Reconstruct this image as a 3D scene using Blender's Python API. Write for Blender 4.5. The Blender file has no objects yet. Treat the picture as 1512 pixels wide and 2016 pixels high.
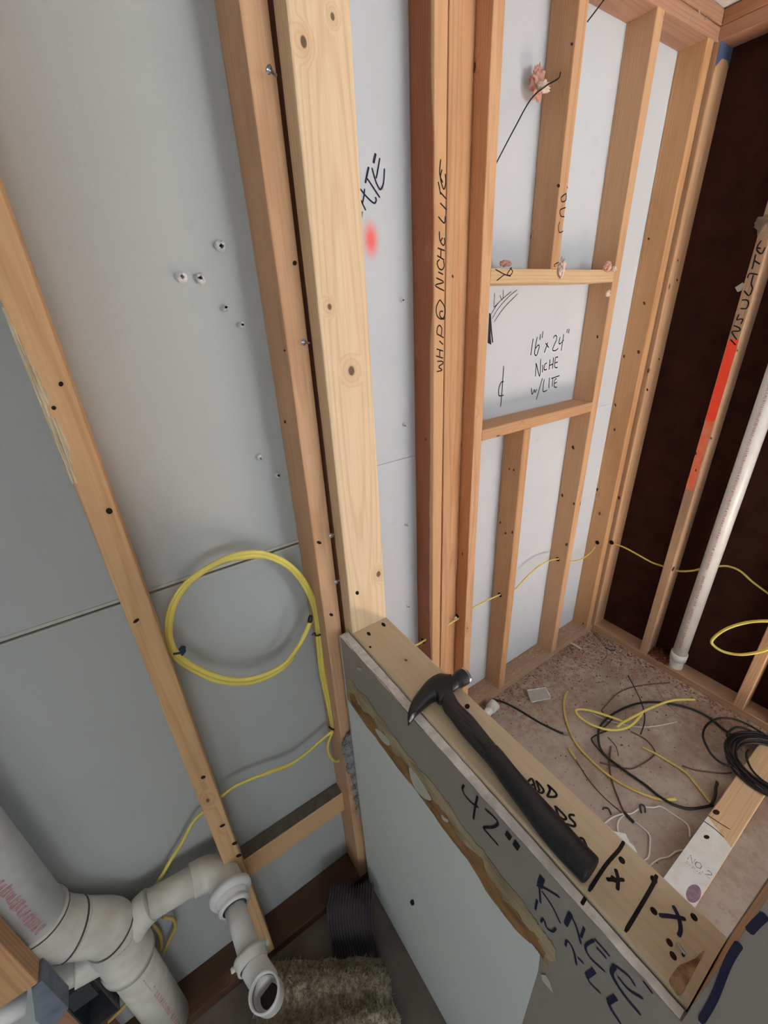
import bpy, bmesh, math, random
from mathutils import Vector, Matrix, noise as mnoise

# ------------------------------------------------------------------ camera, world, light, exposure
scene = bpy.context.scene
COL = scene.collection
FPX, PX, PY = 818.114, 756.0, 1008.0           # focal length in pixels of the 1512x2016 frame
CAM = Vector((0.0, 0.0, 1.689))                # eye height of the person taking the picture
ROT = Matrix(((0.8293767777729685, 0.27610775105667673, -0.48569400891647013),
              (-0.5566265444410721, 0.33372708071290236, -0.7607845461248772),
              (-0.04796926635377445, 0.9013272132834271, 0.4304743942213201)))
cd = bpy.data.cameras.new('camera'); cd.sensor_fit = 'HORIZONTAL'; cd.sensor_width = 36.0
cd.lens = 36.0 * FPX / 1512.0; cd.clip_start = 0.01; cd.clip_end = 60
cam = bpy.data.objects.new('camera', cd); COL.objects.link(cam)
cam.matrix_world = Matrix.Translation(CAM) @ ROT.to_4x4()
scene.camera = cam

world = bpy.data.worlds.new('overcast_sky'); scene.world = world; world.use_nodes = True
wb = world.node_tree.nodes['Background']
wb.inputs[0].default_value = (0.80, 0.90, 1.0, 1); wb.inputs[1].default_value = 1.6

def area(name, loc, target, sx, sy, power, col):
    l = bpy.data.lights.new(name, 'AREA'); l.shape = 'RECTANGLE'; l.size = sx; l.size_y = sy
    l.energy = power; l.color = col
    o = bpy.data.objects.new(name, l); COL.objects.link(o); o.location = loc
    o.rotation_euler = (Vector(target) - Vector(loc)).to_track_quat('-Z', 'Y').to_euler()
    return o
# the sun falls through the wide window behind the photographer onto the floor there and is thrown up from it
sl = bpy.data.lights.new('sun', 'SUN'); sl.energy = 190.0; sl.angle = math.radians(0.6); sl.color = (1.0, 0.98, 0.95)
so = bpy.data.objects.new('sun', sl); COL.objects.link(so); so.location = (1.0, -6.0, 5.0)
so.rotation_euler = Vector((0.06, math.cos(math.radians(40)), -math.sin(math.radians(40)))).to_track_quat('-Z', 'Y').to_euler()
# sky light entering through the same window
area('window_daylight', (1.55, -2.57, 1.47), (1.2, 0.9, 1.2), 0.8, 1.1, 20.0, (0.86, 0.94, 1.0))
# an added fill lamp before a made-up window and blind lights the left room
area('left_room_fill', (-0.55, -2.52, 1.35), (-0.2, 0.8, 0.6), 1.1, 1.3, 21.0, (0.90, 0.96, 1.0))
# and an added low fill lamp before a made-up door in its outer wall
area('side_fill', (-1.56, -0.95, 0.75), (0.3, 0.25, 0.6), 0.8, 1.3, 5.0, (0.90, 0.96, 1.0))

vs = scene.view_settings
vs.view_transform = 'Standard'; vs.look = 'None'; vs.gamma = 1.0; vs.use_curve_mapping = False
vs.exposure = 0.16
try:
    scene.cycles.use_denoising = True; scene.cycles.use_adaptive_sampling = True; scene.cycles.adaptive_threshold = 0.02
    scene.cycles.max_bounces = 7; scene.cycles.diffuse_bounces = 4; scene.cycles.glossy_bounces = 3
except Exception:
    pass

# ------------------------------------------------------------------ helpers
rng = random.Random(7)
def lin(c):
    return tuple(((v / 255.0) / 12.92 if v <= 10 else ((v / 255.0 + 0.055) / 1.055) ** 2.4) for v in c) + (1.0,)
def on(axis, val, x, y):
    """the point of the plane <axis>=val that a pixel of the survey photograph shows"""
    v = ROT @ Vector(((x - PX) / FPX, -(y - PY) / FPX, -1.0))
    return CAM + v * ((val - CAM[axis]) / v[axis])
def T(fr, pts):                                 # (u,v) of an enlarged crop -> photo pixels
    return [(fr[0] + u / fr[2], fr[1] + v / fr[2]) for u, v in pts]
def P(axis, val, pts, fr=None):
    return [on(axis, val, *p) for p in (T(fr, pts) if fr else pts)]
def catmull(pts, n=8, closed=False):
    pts = [Vector(p) for p in pts]
    if len(pts) < 3 and not closed: return pts
    out = []; m = len(pts)
    for i in range(m if closed else m - 1):
        if closed: a, b, c, d = (pts[(i + k - 1) % m] for k in range(4))
        else: a, b, c, d = pts[max(i - 1, 0)], pts[i], pts[i + 1], pts[min(i + 2, m - 1)]
        for k in range(n):
            t = k / n
            out.append(0.5 * ((2 * b) + (c - a) * t + (2 * a - 5 * b + 4 * c - d) * t * t + (3 * b - a - 3 * c + d) * t ** 3))
    if not closed: out.append(pts[-1])
    return out
def link(name, me, mat, parent=None, M=None, smooth=False):
    o = bpy.data.objects.new(name, me); COL.objects.link(o)
    if mat is not None:
        for m in (mat if isinstance(mat, (list, tuple)) else [mat]): me.materials.append(m)
    if smooth:
        for p in me.polygons: p.use_smooth = True
    if M is not None: o.matrix_world = M
    if parent is not None:
        o.parent = parent; o.matrix_parent_inverse = WM[parent.name].inverted()
    WM[o.name] = (M if M is not None else Matrix.Identity(4)).copy()
    return o
WM = {}
def mesh(name, vs_, fs_, mat, parent=None, M=None, smooth=False):
    me = bpy.data.meshes.new(name); me.from_pydata([tuple(v) for v in vs_], [], fs_); me.update()
    bm = bmesh.new(); bm.from_mesh(me); bmesh.ops.recalc_face_normals(bm, faces=bm.faces); bm.to_mesh(me); bm.free()
    return link(name, me, mat, parent, M, smooth)
def tag(o, label=None, cat=None, group=None, kind=None):
    if label: o['label'] = label
    if cat: o['category'] = cat
    if group: o['group'] = group
    if kind: o['kind'] = kind
    return o
def empty(name, loc, label, cat, group=None):
    o = bpy.data.objects.new(name, None); COL.objects.link(o); o.location = loc; o.empty_display_size = 0.05
    WM[o.name] = Matrix.Translation(Vector(loc))
    return tag(o, label, cat, group)

class MB:
    """collects shapes into one mesh"""
    def __init__(s): s.v = []; s.f = []
    def add(s, v, f):
        b = len(s.v); s.v += [Vector(p) for p in v]; s.f += [tuple(i + b for i in q) for q in f]; return s
    def box(s, x0, x1, y0, y1, z0, z1):
        return s.add([(x, y, z) for z in (z0, z1) for y in (y0, y1) for x in (x0, x1)],
                     [(0, 2, 3, 1), (4, 5, 7, 6), (0, 1, 5, 4), (2, 6, 7, 3), (0, 4, 6, 2), (1, 3, 7, 5)])
    def tube(s, pts, r, seg=8, caps=True, flat=1.0, up=None):
        pts = [Vector(p) for p in pts]; n = len(pts)
        rs = r if isinstance(r, (list, tuple)) else [r] * n
        t0 = (pts[1] - pts[0]).normalized()
        u = Vector(up) if up else (Vector((0, 0, 1)) if abs(t0.z) < 0.9 else Vector((1, 0, 0)))
        u = (u - t0 * u.dot(t0)).normalized(); rings = []
        for i, p in enumerate(pts):
            t = (pts[min(i + 1, n - 1)] - pts[max(i - 1, 0)])
            t = t.normalized() if t.length > 1e-9 else t0
            u = (u - t * u.dot(t)); u = u.normalized() if u.length > 1e-6 else t.orthogonal().normalized()
            w = t.cross(u)
            rings.append([p + (u * math.cos(a) * flat + w * math.sin(a)) * rs[i] for a in (2 * math.pi * k / seg for k in range(seg))])
        v = [q for r_ in rings for q in r_]; f = []
        for i in range(n - 1):
            for k in range(seg):
                f.append((i * seg + k, i * seg + (k + 1) % seg, (i + 1) * seg + (k + 1) % seg, (i + 1) * seg + k))
        if caps: f += [tuple(range(seg))[::-1], tuple((n - 1) * seg + k for k in range(seg))]
        return s.add(v, f)
    def lathe(s, base, axis, prof, seg=24):
        """prof: (distance along axis, radius)"""
        a = Vector(axis).normalized(); u = a.orthogonal().normalized(); w = a.cross(u); b = Vector(base)
        v = [b + a * h + (u * math.cos(t) + w * math.sin(t)) * r for h, r in prof for t in (2 * math.pi * k / seg for k in range(seg))]
        f = []
        for i in range(len(prof) - 1):
            for k in range(seg):
                f.append((i * seg + k, i * seg + (k + 1) % seg, (i + 1) * seg + (k + 1) % seg, (i + 1) * seg + k))
        return s.add(v, f)
    def ribbon(s, pts, w, nrm, lift):
        nrm = Vector(nrm); pts = [Vector(p) for p in pts]; n = len(pts); L = []; Rr = []
        for i, p in enumerate(pts):
            t = pts[min(i + 1, n - 1)] - pts[max(i - 1, 0)]
            if t.length < 1e-9: t = Vector((1, 0, 0))
            sd = nrm.cross(t.normalized()); e = w * (0.5 if 0 < i < n - 1 or n == 2 else 0.3)
            L.append(p + sd * e + nrm * lift); Rr.append(p - sd * e + nrm * lift)
        f = [(i, i + 1, n + i + 1, n + i) for i in range(n - 1)]
        return s.add(L + Rr, f)
    def prism(s, poly, nrm, depth):
        n = len(poly); nrm = Vector(nrm)
        v = [Vector(p) for p in poly] + [Vector(p) + nrm * depth for p in poly]
        f = [tuple(range(n))[::-1], tuple(range(n, 2 * n))] + [(i, (i + 1) % n, n + (i + 1) % n, n + i) for i in range(n)]
        return s.add(v, f)
    def build(s, name, mat, parent=None, smooth=False, M=None):
        return mesh(name, s.v, s.f, mat, parent, M, smooth)

# ------------------------------------------------------------------ materials
class NT:
    def __init__(s, name):
        s.m = bpy.data.materials.new(name); s.m.use_nodes = True; s.t = s.m.node_tree
        s.b = s.t.nodes['Principled BSDF']; s.L = s.t.links.new
    def n(s, typ, **kw):
        nd = s.t.nodes.new(typ)
        for k, v in kw.items():
            if k == 'i':
                for kk, vv in v.items(): s.put(nd.inputs[kk], vv)
            else: setattr(nd, k, v)
        return nd
    def put(s, sock, v):
        if hasattr(v, 'links'): s.L(v, sock)
        else: sock.default_value = v
    def math(s, op, a, b=0.0, c=None, clamp=False):
        nd = s.t.nodes.new('ShaderNodeMath'); nd.operation = op; nd.use_clamp = clamp
        s.put(nd.inputs[0], a); s.put(nd.inputs[1], b)
        if c is not None: s.put(nd.inputs[2], c)
        return nd.outputs[0]
    def vmath(s, op, a, b=(0, 0, 0)):
        nd = s.t.nodes.new('ShaderNodeVectorMath'); nd.operation = op
        s.put(nd.inputs[0], a); s.put(nd.inputs[1], b)
        return nd.outputs['Value'] if op in ('LENGTH', 'DISTANCE', 'DOT_PRODUCT') else nd.outputs[0]
    def mix(s, f, a, b):
        nd = s.t.nodes.new('ShaderNodeMix'); nd.data_type = 'RGBA'
        s.put(nd.inputs[0], f); s.put(nd.inputs[6], a); s.put(nd.inputs[7], b)
        return nd.outputs[2]
    def noise(s, vec, scale, detail=3.0, rough=0.55):
        nd = s.n('ShaderNodeTexNoise'); s.put(nd.inputs['Vector'], vec)
        nd.inputs['Scale'].default_value = scale; nd.inputs['Detail'].default_value = detail; nd.inputs['Roughness'].default_value = rough
        return nd.outputs[0]
    def rng(s, v, a, b, c=0.0, d=1.0):
        nd = s.n('ShaderNodeMapRange'); nd.interpolation_type = 'SMOOTHSTEP'
        s.put(nd.inputs[0], v)
        for k, q in zip((1, 2, 3, 4), (a, b, c, d)): nd.inputs[k].default_value = q
        return nd.outputs[0]
    def bump(s, h, strength=0.3, dist=0.002):
        nd = s.n('ShaderNodeBump'); s.put(nd.inputs['Height'], h)
        nd.inputs['Strength'].default_value = strength; nd.inputs['Distance'].default_value = dist
        s.L(nd.outputs[0], s.b.inputs['Normal'])
    def done(s, col, rough=0.7, metal=0.0, spec=0.3):
        s.put(s.b.inputs['Base Color'], col); s.put(s.b.inputs['Roughness'], rough)
        s.b.inputs['Metallic'].default_value = metal; s.b.inputs['Specular IOR Level'].default_value = spec
        return s.m
    def obj(s): return s.n('ShaderNodeTexCoord').outputs['Object']

def wood(name, light, dark, knots=(), ring=0.0065, auto=0.74, rough=0.62, grime=0.25, warm=(0.5, 0.27, 0.13, 1), sap=None):
    """sawn softwood, grain along the local Z axis; knots = (x, y, z, r) in local metres"""
    t = NT(name); p = t.obj(); rd = t.n('ShaderNodeObjectInfo').outputs['Random']
    sep = t.n('ShaderNodeSeparateXYZ', i={0: p})
    off = t.n('ShaderNodeCombineXYZ', i={0: t.math('MULTIPLY', rd, 7.3), 1: t.math('MULTIPLY', rd, 3.1), 2: t.math('MULTIPLY', rd, 11.7)}).outputs[0]
    q = t.vmath('ADD', p, off)
    long = t.vmath('MULTIPLY', q, (1.0, 1.0, 0.16))
    wob = t.math('SUBTRACT', t.noise(long, 6.0, 1.5, 0.4), 0.5)
    # knots: a few sparse Voronoi cells, stretched along the grain, plus the ones given
    vo = t.n('ShaderNodeTexVoronoi'); vo.feature = 'F1'; t.put(vo.inputs['Vector'], t.vmath('MULTIPLY', q, (15.0, 15.0, 8.0))); vo.inputs['Scale'].default_value = 1.0
    keep = t.math('GREATER_THAN', t.n('ShaderNodeSeparateColor', i={0: vo.outputs['Color']}).outputs[0], auto)
    kn = t.math('MULTIPLY', t.rng(vo.outputs['Distance'], 0.06, 0.10, 1.0, 0.0), keep)
    halo = t.math('MULTIPLY', t.rng(vo.outputs['Distance'], 0.04, 0.32, 1.0, 0.0), keep)
    for (kx, ky, kz, kr) in knots:
        dv = t.vmath('MULTIPLY', t.vmath('SUBTRACT', p, (kx, ky, kz)), (1.0, 1.0, 0.75))
        d = t.vmath('LENGTH', dv)
        kn = t.math('MAXIMUM', kn, t.rng(d, kr * 0.75, kr * 1.15, 1.0, 0.0))
        halo = t.math('MAXIMUM', halo, t.rng(d, kr * 0.8, kr * 4.5, 1.0, 0.0))
    cx = t.math('SUBTRACT', sep.outputs[0], t.math('MULTIPLY', t.math('SUBTRACT', rd, 0.5), 0.05))
    cy = t.math('SUBTRACT', sep.outputs[1], t.math('ADD', 0.03, t.math('MULTIPLY', rd, 0.03)))
    r = t.math('SQRT', t.math('ADD', t.math('MULTIPLY', cx, cx), t.math('MULTIPLY', cy, cy)))
    r = t.math('ADD', r, t.math('MULTIPLY', wob, 0.045))
    r = t.math('ADD', r, t.math('MULTIPLY', halo, 0.012))
    s = t.math('SINE', t.math('MULTIPLY', r, 2 * math.pi / ring))
    s = t.rng(s, 0.1, 1.0)
    fib = t.noise(t.vmath('MULTIPLY', q, (260.0, 260.0, 7.0)), 1.0, 2.0)
    blot = t.noise(t.vmath('MULTIPLY', q, (9.0, 9.0, 2.5)), 1.0, 3.0)
    f = t.math('ADD', t.math('MULTIPLY', s, 0.34), t.math('MULTIPLY', t.rng(fib, 0.35, 0.75), 0.30), clamp=True)
    col = t.mix(f, light, dark)
    col = t.mix(t.math('MULTIPLY', t.rng(blot, 0.42, 0.75), grime), col, tuple(0.72 * a for a in dark[:3]) + (1,))
    if sap:      # pale sapwood towards the front edge (local -Y), with a wavy boundary
        edge_ = t.math('ADD', sep.outputs[1], t.math('MULTIPLY', t.math('SUBTRACT', t.noise(t.vmath('MULTIPLY', q, (4.0, 4.0, 2.2)), 1.0, 2.0), 0.5), 0.07))
        col = t.mix(t.rng(edge_, -0.041, -0.033, 0.92, 0.0), col, t.mix(f, sap, tuple(0.82 * a for a in sap[:3]) + (1,)))
    hs = t.n('ShaderNodeHueSaturation'); t.put(hs.inputs['Color'], col)
    t.put(hs.inputs['Value'], t.math('ADD', 0.92, t.math('MULTIPLY', rd, 0.16)))
    t.put(hs.inputs['Saturation'], t.math('ADD', 0.9, t.math('MULTIPLY', t.math('FRACT', t.math('MULTIPLY', rd, 13.7)), 0.22)))
    col = t.mix(t.math('MULTIPLY', halo, 0.28), hs.outputs[0], warm)
    col = t.mix(t.math('MULTIPLY', kn, 0.85), col, (0.075, 0.038, 0.022, 1))
    t.bump(t.math('ADD', t.math('MULTIPLY', fib, 0.6), t.math('MULTIPLY', s, 0.4)), 0.22, 0.0012)
    return t.done(col, rough, 0, 0.25)

def plain(name, col, rough=0.6, metal=0.0, var=0.0, scale=30.0, col2=None, bump=0.0, spec=0.3, stretch=(1, 1, 1)):
    t = NT(name)
    if var <= 0 and not bump: return t.done(col, rough, metal, spec)
    p = t.vmath('MULTIPLY', t.obj(), stretch); nz = t.noise(p, scale, 4.0)
    c2 = col2 or tuple(v * 0.6 for v in col[:3]) + (1,)
    c = t.mix(t.math('MULTIPLY', t.rng(nz, 0.35, 0.75), var), col, c2)
    if bump: t.bump(nz, bump, 0.003)
    return t.done(c, rough, metal, spec)

M_PINE = wood('pale_pine', lin((220, 192, 156)), lin((196, 158, 116)), auto=0.86, grime=0.12)
M_FIR = wood('amber_fir', lin((218, 176, 138)), lin((186, 136, 98)), auto=0.74)
M_TAN = wood('tan_spruce', lin((212, 172, 134)), lin((182, 136, 100)), auto=0.66)
M_WHIP = wood('ruddy_fir', lin((166, 104, 72)), lin((128, 72, 48)), auto=0.82, sap=lin((222, 180, 138)))
M_LEFT = wood('honey_spruce', lin((224, 184, 134)), lin((192, 146, 98)), auto=0.76)
M_DUSTY = wood('dust_covered_spruce', lin((182, 152, 128)), lin((154, 122, 98)), auto=0.9, grime=0.6)
M_RED = wood('reddish_fir', lin((178, 132, 104)), lin((146, 102, 78)), auto=0.82)
M_OLD = wood('weathered_spruce', lin((198, 162, 128)), lin((162, 124, 94)), auto=0.68, grime=0.5)
M_GREY = wood('grey_dusty_spruce', lin((150, 134, 114)), lin((118, 96, 76)), auto=0.8, grime=0.5)

def drywall(name, base, spot=None, tint=None):
    t = NT(name); p = t.obj()
    big = t.noise(p, 3.0, 3.0); fine = t.noise(p, 420.0, 2.0); sm = t.noise(p, 26.0, 4.0)
    col = t.mix(t.math('MULTIPLY', t.rng(big, 0.35, 0.7), 0.35), base, tint or tuple(v * 0.86 for v in base[:3]) + (1,))
    col = t.mix(t.math('MULTIPLY', t.rng(sm, 0.62, 0.8), 0.10), col, (0.28, 0.26, 0.24, 1))
    col = t.mix(t.math('MULTIPLY', t.math('SUBTRACT', fine, 0.5, clamp=True), 0.5), col, tuple(v * 0.7 for v in base[:3]) + (1,))
    if spot:
        (c, r, pc) = spot
        d = t.vmath('LENGTH', t.vmath('MULTIPLY', t.vmath('SUBTRACT', p, c), (1.75, 1.0, 1.0)))
        d = t.math('ADD', d, t.math('MULTIPLY', t.math('SUBTRACT', t.noise(p, 130.0, 2.0), 0.5), 0.010))
        col = t.mix(t.rng(d, r * 0.1, r, 0.85, 0.0), col, pc)
    t.bump(fine, 0.06, 0.001)
    return t.done(col, 0.85, 0, 0.2)
ORANGE = lin((255, 74, 48))
M_DRY_L = drywall('grey_drywall_paper', lin((181, 187, 188)), tint=lin((167, 174, 177)))
M_DRY_R = drywall('pale_drywall_paper', lin((208, 217, 227)), spot=((0.6525, 1.016, 1.854), 0.054, lin((255, 92, 76))), tint=lin((196, 206, 217)))
M_GYP = plain('gypsum_core', lin((228, 228, 228)), 0.95, var=0.5, scale=60, col2=lin((150, 148, 145)), bump=0.5)
M_PAINT = drywall('taupe_painted_drywall', lin((154, 149, 142)), tint=lin((138, 134, 128)))
M_BARE = drywall('bare_green_grey_paper', lin((216, 223, 222)), tint=lin((206, 216, 216)))
M_BROWNPAPER = plain('torn_kraft_paper', lin((160, 122, 78)), 0.9, var=0.9, scale=45, col2=lin((108, 80, 50)), bump=0.4, stretch=(1, 0.35, 1))
M_CREAM = plain('torn_cream_paper', lin((178, 162, 132)), 0.9, var=0.9, scale=38, col2=lin((128, 114, 88)), bump=0.4, stretch=(1, 0.35, 1))
M_PALEPAPER = plain('torn_pale_paper', lin((196, 196, 186)), 0.9, var=0.3, scale=50)
M_SHEATH = plain('dark_brown_fibreboard', lin((64, 38, 32)), 0.95, var=0.8, scale=14, col2=lin((44, 26, 24)), bump=0.25, spec=0.1)
M_INK = plain('black_marker', lin((24, 22, 26)), 0.7)
M_NAVY = plain('navy_marker', lin((36, 36, 66)), 0.7)
M_PENCIL = plain('thin_black_pen', lin((52, 52, 58)), 0.8)
M_SPRAY = plain('orange_spray_paint', ORANGE, 0.7, var=0.5, scale=60, col2=lin((232, 108, 74)))
M_PVC = plain('white_pvc', lin((232, 234, 234)), 0.30, var=0.25, scale=25, col2=lin((190, 188, 182)), spec=0.5)
M_PVCD = plain('dusty_white_pvc', lin((222, 221, 215)), 0.40, var=0.4, scale=22, col2=lin((170, 163, 150)), spec=0.4)
M_PRIMER = plain('dark_pipe_cement', lin((92, 78, 80)), 0.6)
M_PRINT = plain('red_pipe_print', lin((196, 112, 124)), 0.7, var=0.9, scale=220, col2=lin((214, 196, 196)))
M_YEL = plain('yellow_cable_sheath', lin((230, 216, 112)), 0.38, var=0.35, scale=18, col2=lin((200, 178, 70)), spec=0.45)
M_YELD = plain('dusty_yellow_sheath', lin((208, 184, 108)), 0.6, var=0.5, scale=40, col2=lin((164, 138, 78)))
M_BLACK = plain('black_cable_sheath', lin((26, 26, 28)), 0.42, spec=0.5)
M_WHITE = plain('white_cable_sheath', lin((222, 218, 216)), 0.5)
M_PALEW = plain('grimy_pale_wire', lin((176, 160, 148)), 0.7)
M_BROWN = plain('dusty_brown_wire', lin((104, 76, 68)), 0.7)
M_HOLE = plain('dark_drilled_hole', lin((24, 16, 12)), 0.95)
M_STEEL = plain('bright_steel', lin((196, 196, 200)), 0.28, 1.0)
M_NAIL = plain('dull_zinc', lin((150, 148, 144)), 0.4, 0.8)

# ------------------------------------------------------------------ the setting: floor, drywall, sheathing
YL, YR = 0.763, 1.016            # back faces of the drywall left of the knee wall / behind the niche
FL, FR = 0.674, 0.927            # front faces of the framing in front of them
XB, XF = 2.050, 1.961            # dark sheathing on the right / front faces of its studs
ZT = 2.425                       # underside of the top plates
ZK = 1.067                       # top of the knee wall, 42 inches

t = NT('dusty_subfloor'); p = t.obj()
n1 = t.noise(p, 5.5, 6.0, 0.65); n2 = t.noise(p, 38.0, 5.0, 0.7); n3 = t.noise(p, 190.0, 3.0)
sx = t.n('ShaderNodeSeparateXYZ', i={0: p})
c = t.mix(t.rng(n1, 0.38, 0.66), lin((178, 167, 156)), lin((152, 135, 122)))
c = t.mix(t.math('MULTIPLY', t.rng(n2, 0.5, 0.72), 0.55), c, lin((138, 112, 96)))
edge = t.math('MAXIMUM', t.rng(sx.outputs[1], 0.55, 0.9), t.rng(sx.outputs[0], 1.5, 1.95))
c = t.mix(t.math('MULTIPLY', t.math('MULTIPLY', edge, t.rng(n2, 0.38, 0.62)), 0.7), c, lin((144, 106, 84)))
dust = t.math('MULTIPLY', t.rng(sx.outputs[0], 1.25, 0.95), t.rng(n1, 0.35, 0.6))
c = t.mix(t.math('MULTIPLY', dust, 0.45), c, lin((212, 206, 206)))
c = t.mix(t.math('MULTIPLY', t.rng(n3, 0.62, 0.75), 0.5), c, lin((88, 66, 54)))
t.bump(n2, 0.5, 0.004)
M_FLOOR = t.done(c, 0.92, 0, 0.15)
M_FLOORL = plain('dark_stained_slab', lin((128, 120, 112)), 0.9, var=0.7, scale=6, col2=lin((92, 82, 76)), bump=0.3)

def struct(o): o['kind'] = 'structure'; return o
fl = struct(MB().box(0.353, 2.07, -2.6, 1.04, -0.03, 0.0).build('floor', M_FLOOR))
fl2 = struct(MB().box(-1.6, 0.352, -2.6, 0.79, -0.03, 0.0).build('floor', M_FLOORL))
struct(MB().box(0.352, 0.353, -2.6, 0.79, -0.03, -0.0005).build('trim_1', M_GYP))

def sheet(name, x0, x1, y0, y1, z0, z1, mat, parent): # one board with its own eased edges
    return MB().box(x0, x1, y0, y1, z0, z1).build(name, mat, parent)
def wall(name, loc):
    o = bpy.data.objects.new(name, None); COL.objects.link(o); o.location = loc; WM[o.name] = Matrix.Translation(Vector(loc)); o['kind'] = 'structure'; return o
wl = wall('wall_left', (0, YL, 0))
SEAM = 1.252
sheet('drywall_sheet', -1.6, 0.395, YL, YL + 0.013, SEAM + 0.0022, 2.5, M_DRY_L, wl)
sheet('drywall_sheet', -1.6, 0.395, YL, YL + 0.013, 0.0, SEAM - 0.0022, M_DRY_L, wl)
b = MB(); b.box(-1.6, 0.39, YL - 0.0022, YL + 0.004, SEAM + 0.0026, SEAM + 0.0085); b.build('paper_edge', M_PALEPAPER, wl)
b = MB(); b.box(-1.6, 0.39, YL - 0.0016, YL + 0.004, SEAM - 0.0060, SEAM - 0.0026); b.build('paper_edge', M_PALEPAPER, wl)
b = MB(); b.box(-1.6, 0.39, YL + 0.010, YL + 0.012, SEAM - 0.004, SEAM + 0.004); b.build('joint_gap', M_HOLE, wl)
wr = wall('wall_back', (1.2, YR, 0))
sheet('drywall_sheet', 0.40, 2.05, YR, YR + 0.013, 1.2755, 2.46, M_DRY_R, wr)
sheet('drywall_sheet', 0.40, 2.05, YR, YR + 0.013, 0.0, 1.2742, M_DRY_R, wr)
sheet('return_sheet', 0.397, 0.41, 0.68, YR, 0.0, 2.46, M_DRY_R, wr)
ws = wall('wall_right', (XB, 0, 0))
sheet('sheathing_board', XB, XB + 0.013, -0.28, 1.03, 0.0, 2.46, M_SHEATH, ws)
sheet('sheathing_board', XB, XB + 0.013, -2.6, -0.283, 0.0, 2.46, M_SHEATH, ws)
# partition beside the photographer that the knee wall runs into
wn = wall('wall_near', (0.35, -.2, 0))
sheet('drywall_sheet', 0.2955, 0.307, -0.45, -0.019, 0.0, 2.46, M_PAINT, wn)
sheet('drywall_sheet', 0.397, 0.410, -0.45, -0.019, 0.0, 2.46, M_PAINT, wn)
# the rest of the room behind the photographer: a wide window lets the day in
wf = wall('wall_front', (0, -2.6, 0))
for (a, b2, c0, c1) in ((-1.6, 1.15, 0, 2.5), (1.15, 1.95, 2.05, 2.5), (1.15, 1.95, 0, 0.9), (1.95, 2.07, 0, 2.5)):
    sheet('drywall_sheet', a, b2, -2.613, -2.6, c0, c1, M_DRY_L, wf)
dr = wall('window_1', (1.55, -2.6, 0.9))
for (a, b2, c0, c1) in ((1.15, 1.19, 0.9, 2.05), (1.91, 1.95, 0.9, 2.05), (1.15, 1.95, 2.01, 2.05), (1.15, 1.95, 0.9, 0.94)):
    sheet('window_frame', a, b2, -2.63, -2.59, c0, c1, M_PVC, dr)
dr = wall('added_window', (-0.55, -2.59, 0.7))  # made-up window dressing the left room's fill lamp
sheet('added_blind', -1.1, 0.0, -2.585, -2.575, 0.7, 2.0, M_PALEPAPER, dr)
for (a, b2, c0, c1) in ((-1.15, -1.1, 0.65, 2.05), (0.0, 0.05, 0.65, 2.05), (-1.15, 0.05, 2.0, 2.05), (-1.15, 0.05, 0.65, 0.7)):
    sheet('window_frame', a, b2, -2.6, -2.57, c0, c1, M_PVC, dr)
wo = wall('wall_outer', (-1.6, 0, 0))
sheet('drywall_sheet', -1.613, -1.6, -2.6, YL, 0.0, 2.5, M_DRY_L, wo)
dr = wall('added_door', (-1.6, -0.95, 0))  # made-up door behind the side fill lamp
sheet('added_door_pane', -1.599, -1.59, -1.36, -0.54, 0.1, 1.95, M_PALEPAPER, dr)
for (a, b2, c0, c1) in ((-1.42, -1.36, 0.0, 2.0), (-0.54, -0.48, 0.0, 2.0), (-1.42, -0.48, 1.95, 2.0), (-1.42, -0.48, 0.0, 0.1)):
    sheet('added_door_frame', -1.6, -1.57, a, b2, c0, c1, M_PVC, dr)
ce = struct(MB().box(-1.62, 2.06, -2.62, 1.03, 2.505, 2.52).build('ceiling', plain('white_ceiling', lin((226, 228, 230)), 0.9, var=0.3, scale=40)))
gr = struct(MB().box(-6, 8, -12, -2.64, -0.12, -0.02).build('ground', plain('pale_paving', lin((176, 170, 160)), 0.9, var=0.4, scale=4)))

# ------------------------------------------------------------------ lumber
def lumber(name, bx, along, mat, label, group=None, bow=0.0, cat='stud', rad=0.003):
    x0, x1, y0, y1, z0, z1 = bx
    lo = Vector((x0, y0, z0)); hi = Vector((x1, y1, z1)); c = (lo + hi) / 2; d = hi - lo
    ax = 'xyz'.index(along); L = d[ax]; w = d[(ax + 1) % 3]; h = d[(ax + 2) % 3]
    base = c.copy(); base[ax] = lo[ax]
    cols = [Vector((0, 0, 0)) for _ in range(3)]
    cols[0][(ax + 1) % 3] = 1; cols[1][(ax + 2) % 3] = 1; cols[2][ax] = 1
    M = Matrix.Translation(base) @ Matrix((cols[0], cols[1], cols[2])).transposed().to_4x4()
    sec = []
    for sxn, syn, a0 in ((1, 1, 0), (-1, 1, 90), (-1, -1, 180), (1, -1, 270)):
        for k in range(3):
            a = math.radians(a0 + 45 * k)
            sec.append((sxn * (w / 2 - rad) + rad * math.cos(a), syn * (h / 2 - rad) + rad * math.sin(a)))
    n = max(2, int(L / 0.16)); ph = rng.uniform(0, 6.28); v = []; f = []; m = len(sec)
    for i in range(n + 1):
        tt = i / n; z = L * tt
        ox = bow * math.sin(math.pi * tt) + 0.0006 * math.sin(9 * tt + ph); oy = 0.0005 * math.sin(7 * tt + 2 * ph)
        v += [(sx_ + ox, sy_ + oy, z) for sx_, sy_ in sec]
    for i in range(n):
        for k in range(m): f.append((i * m + k, i * m + (k + 1) % m, (i + 1) * m + (k + 1) % m, (i + 1) * m + k))
    f += [tuple(range(m))[::-1], tuple(n * m + k for k in range(m))]
    return tag(mesh(name, v, f, mat, None, M), label, cat, group)
Z0 = 0.038
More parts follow.
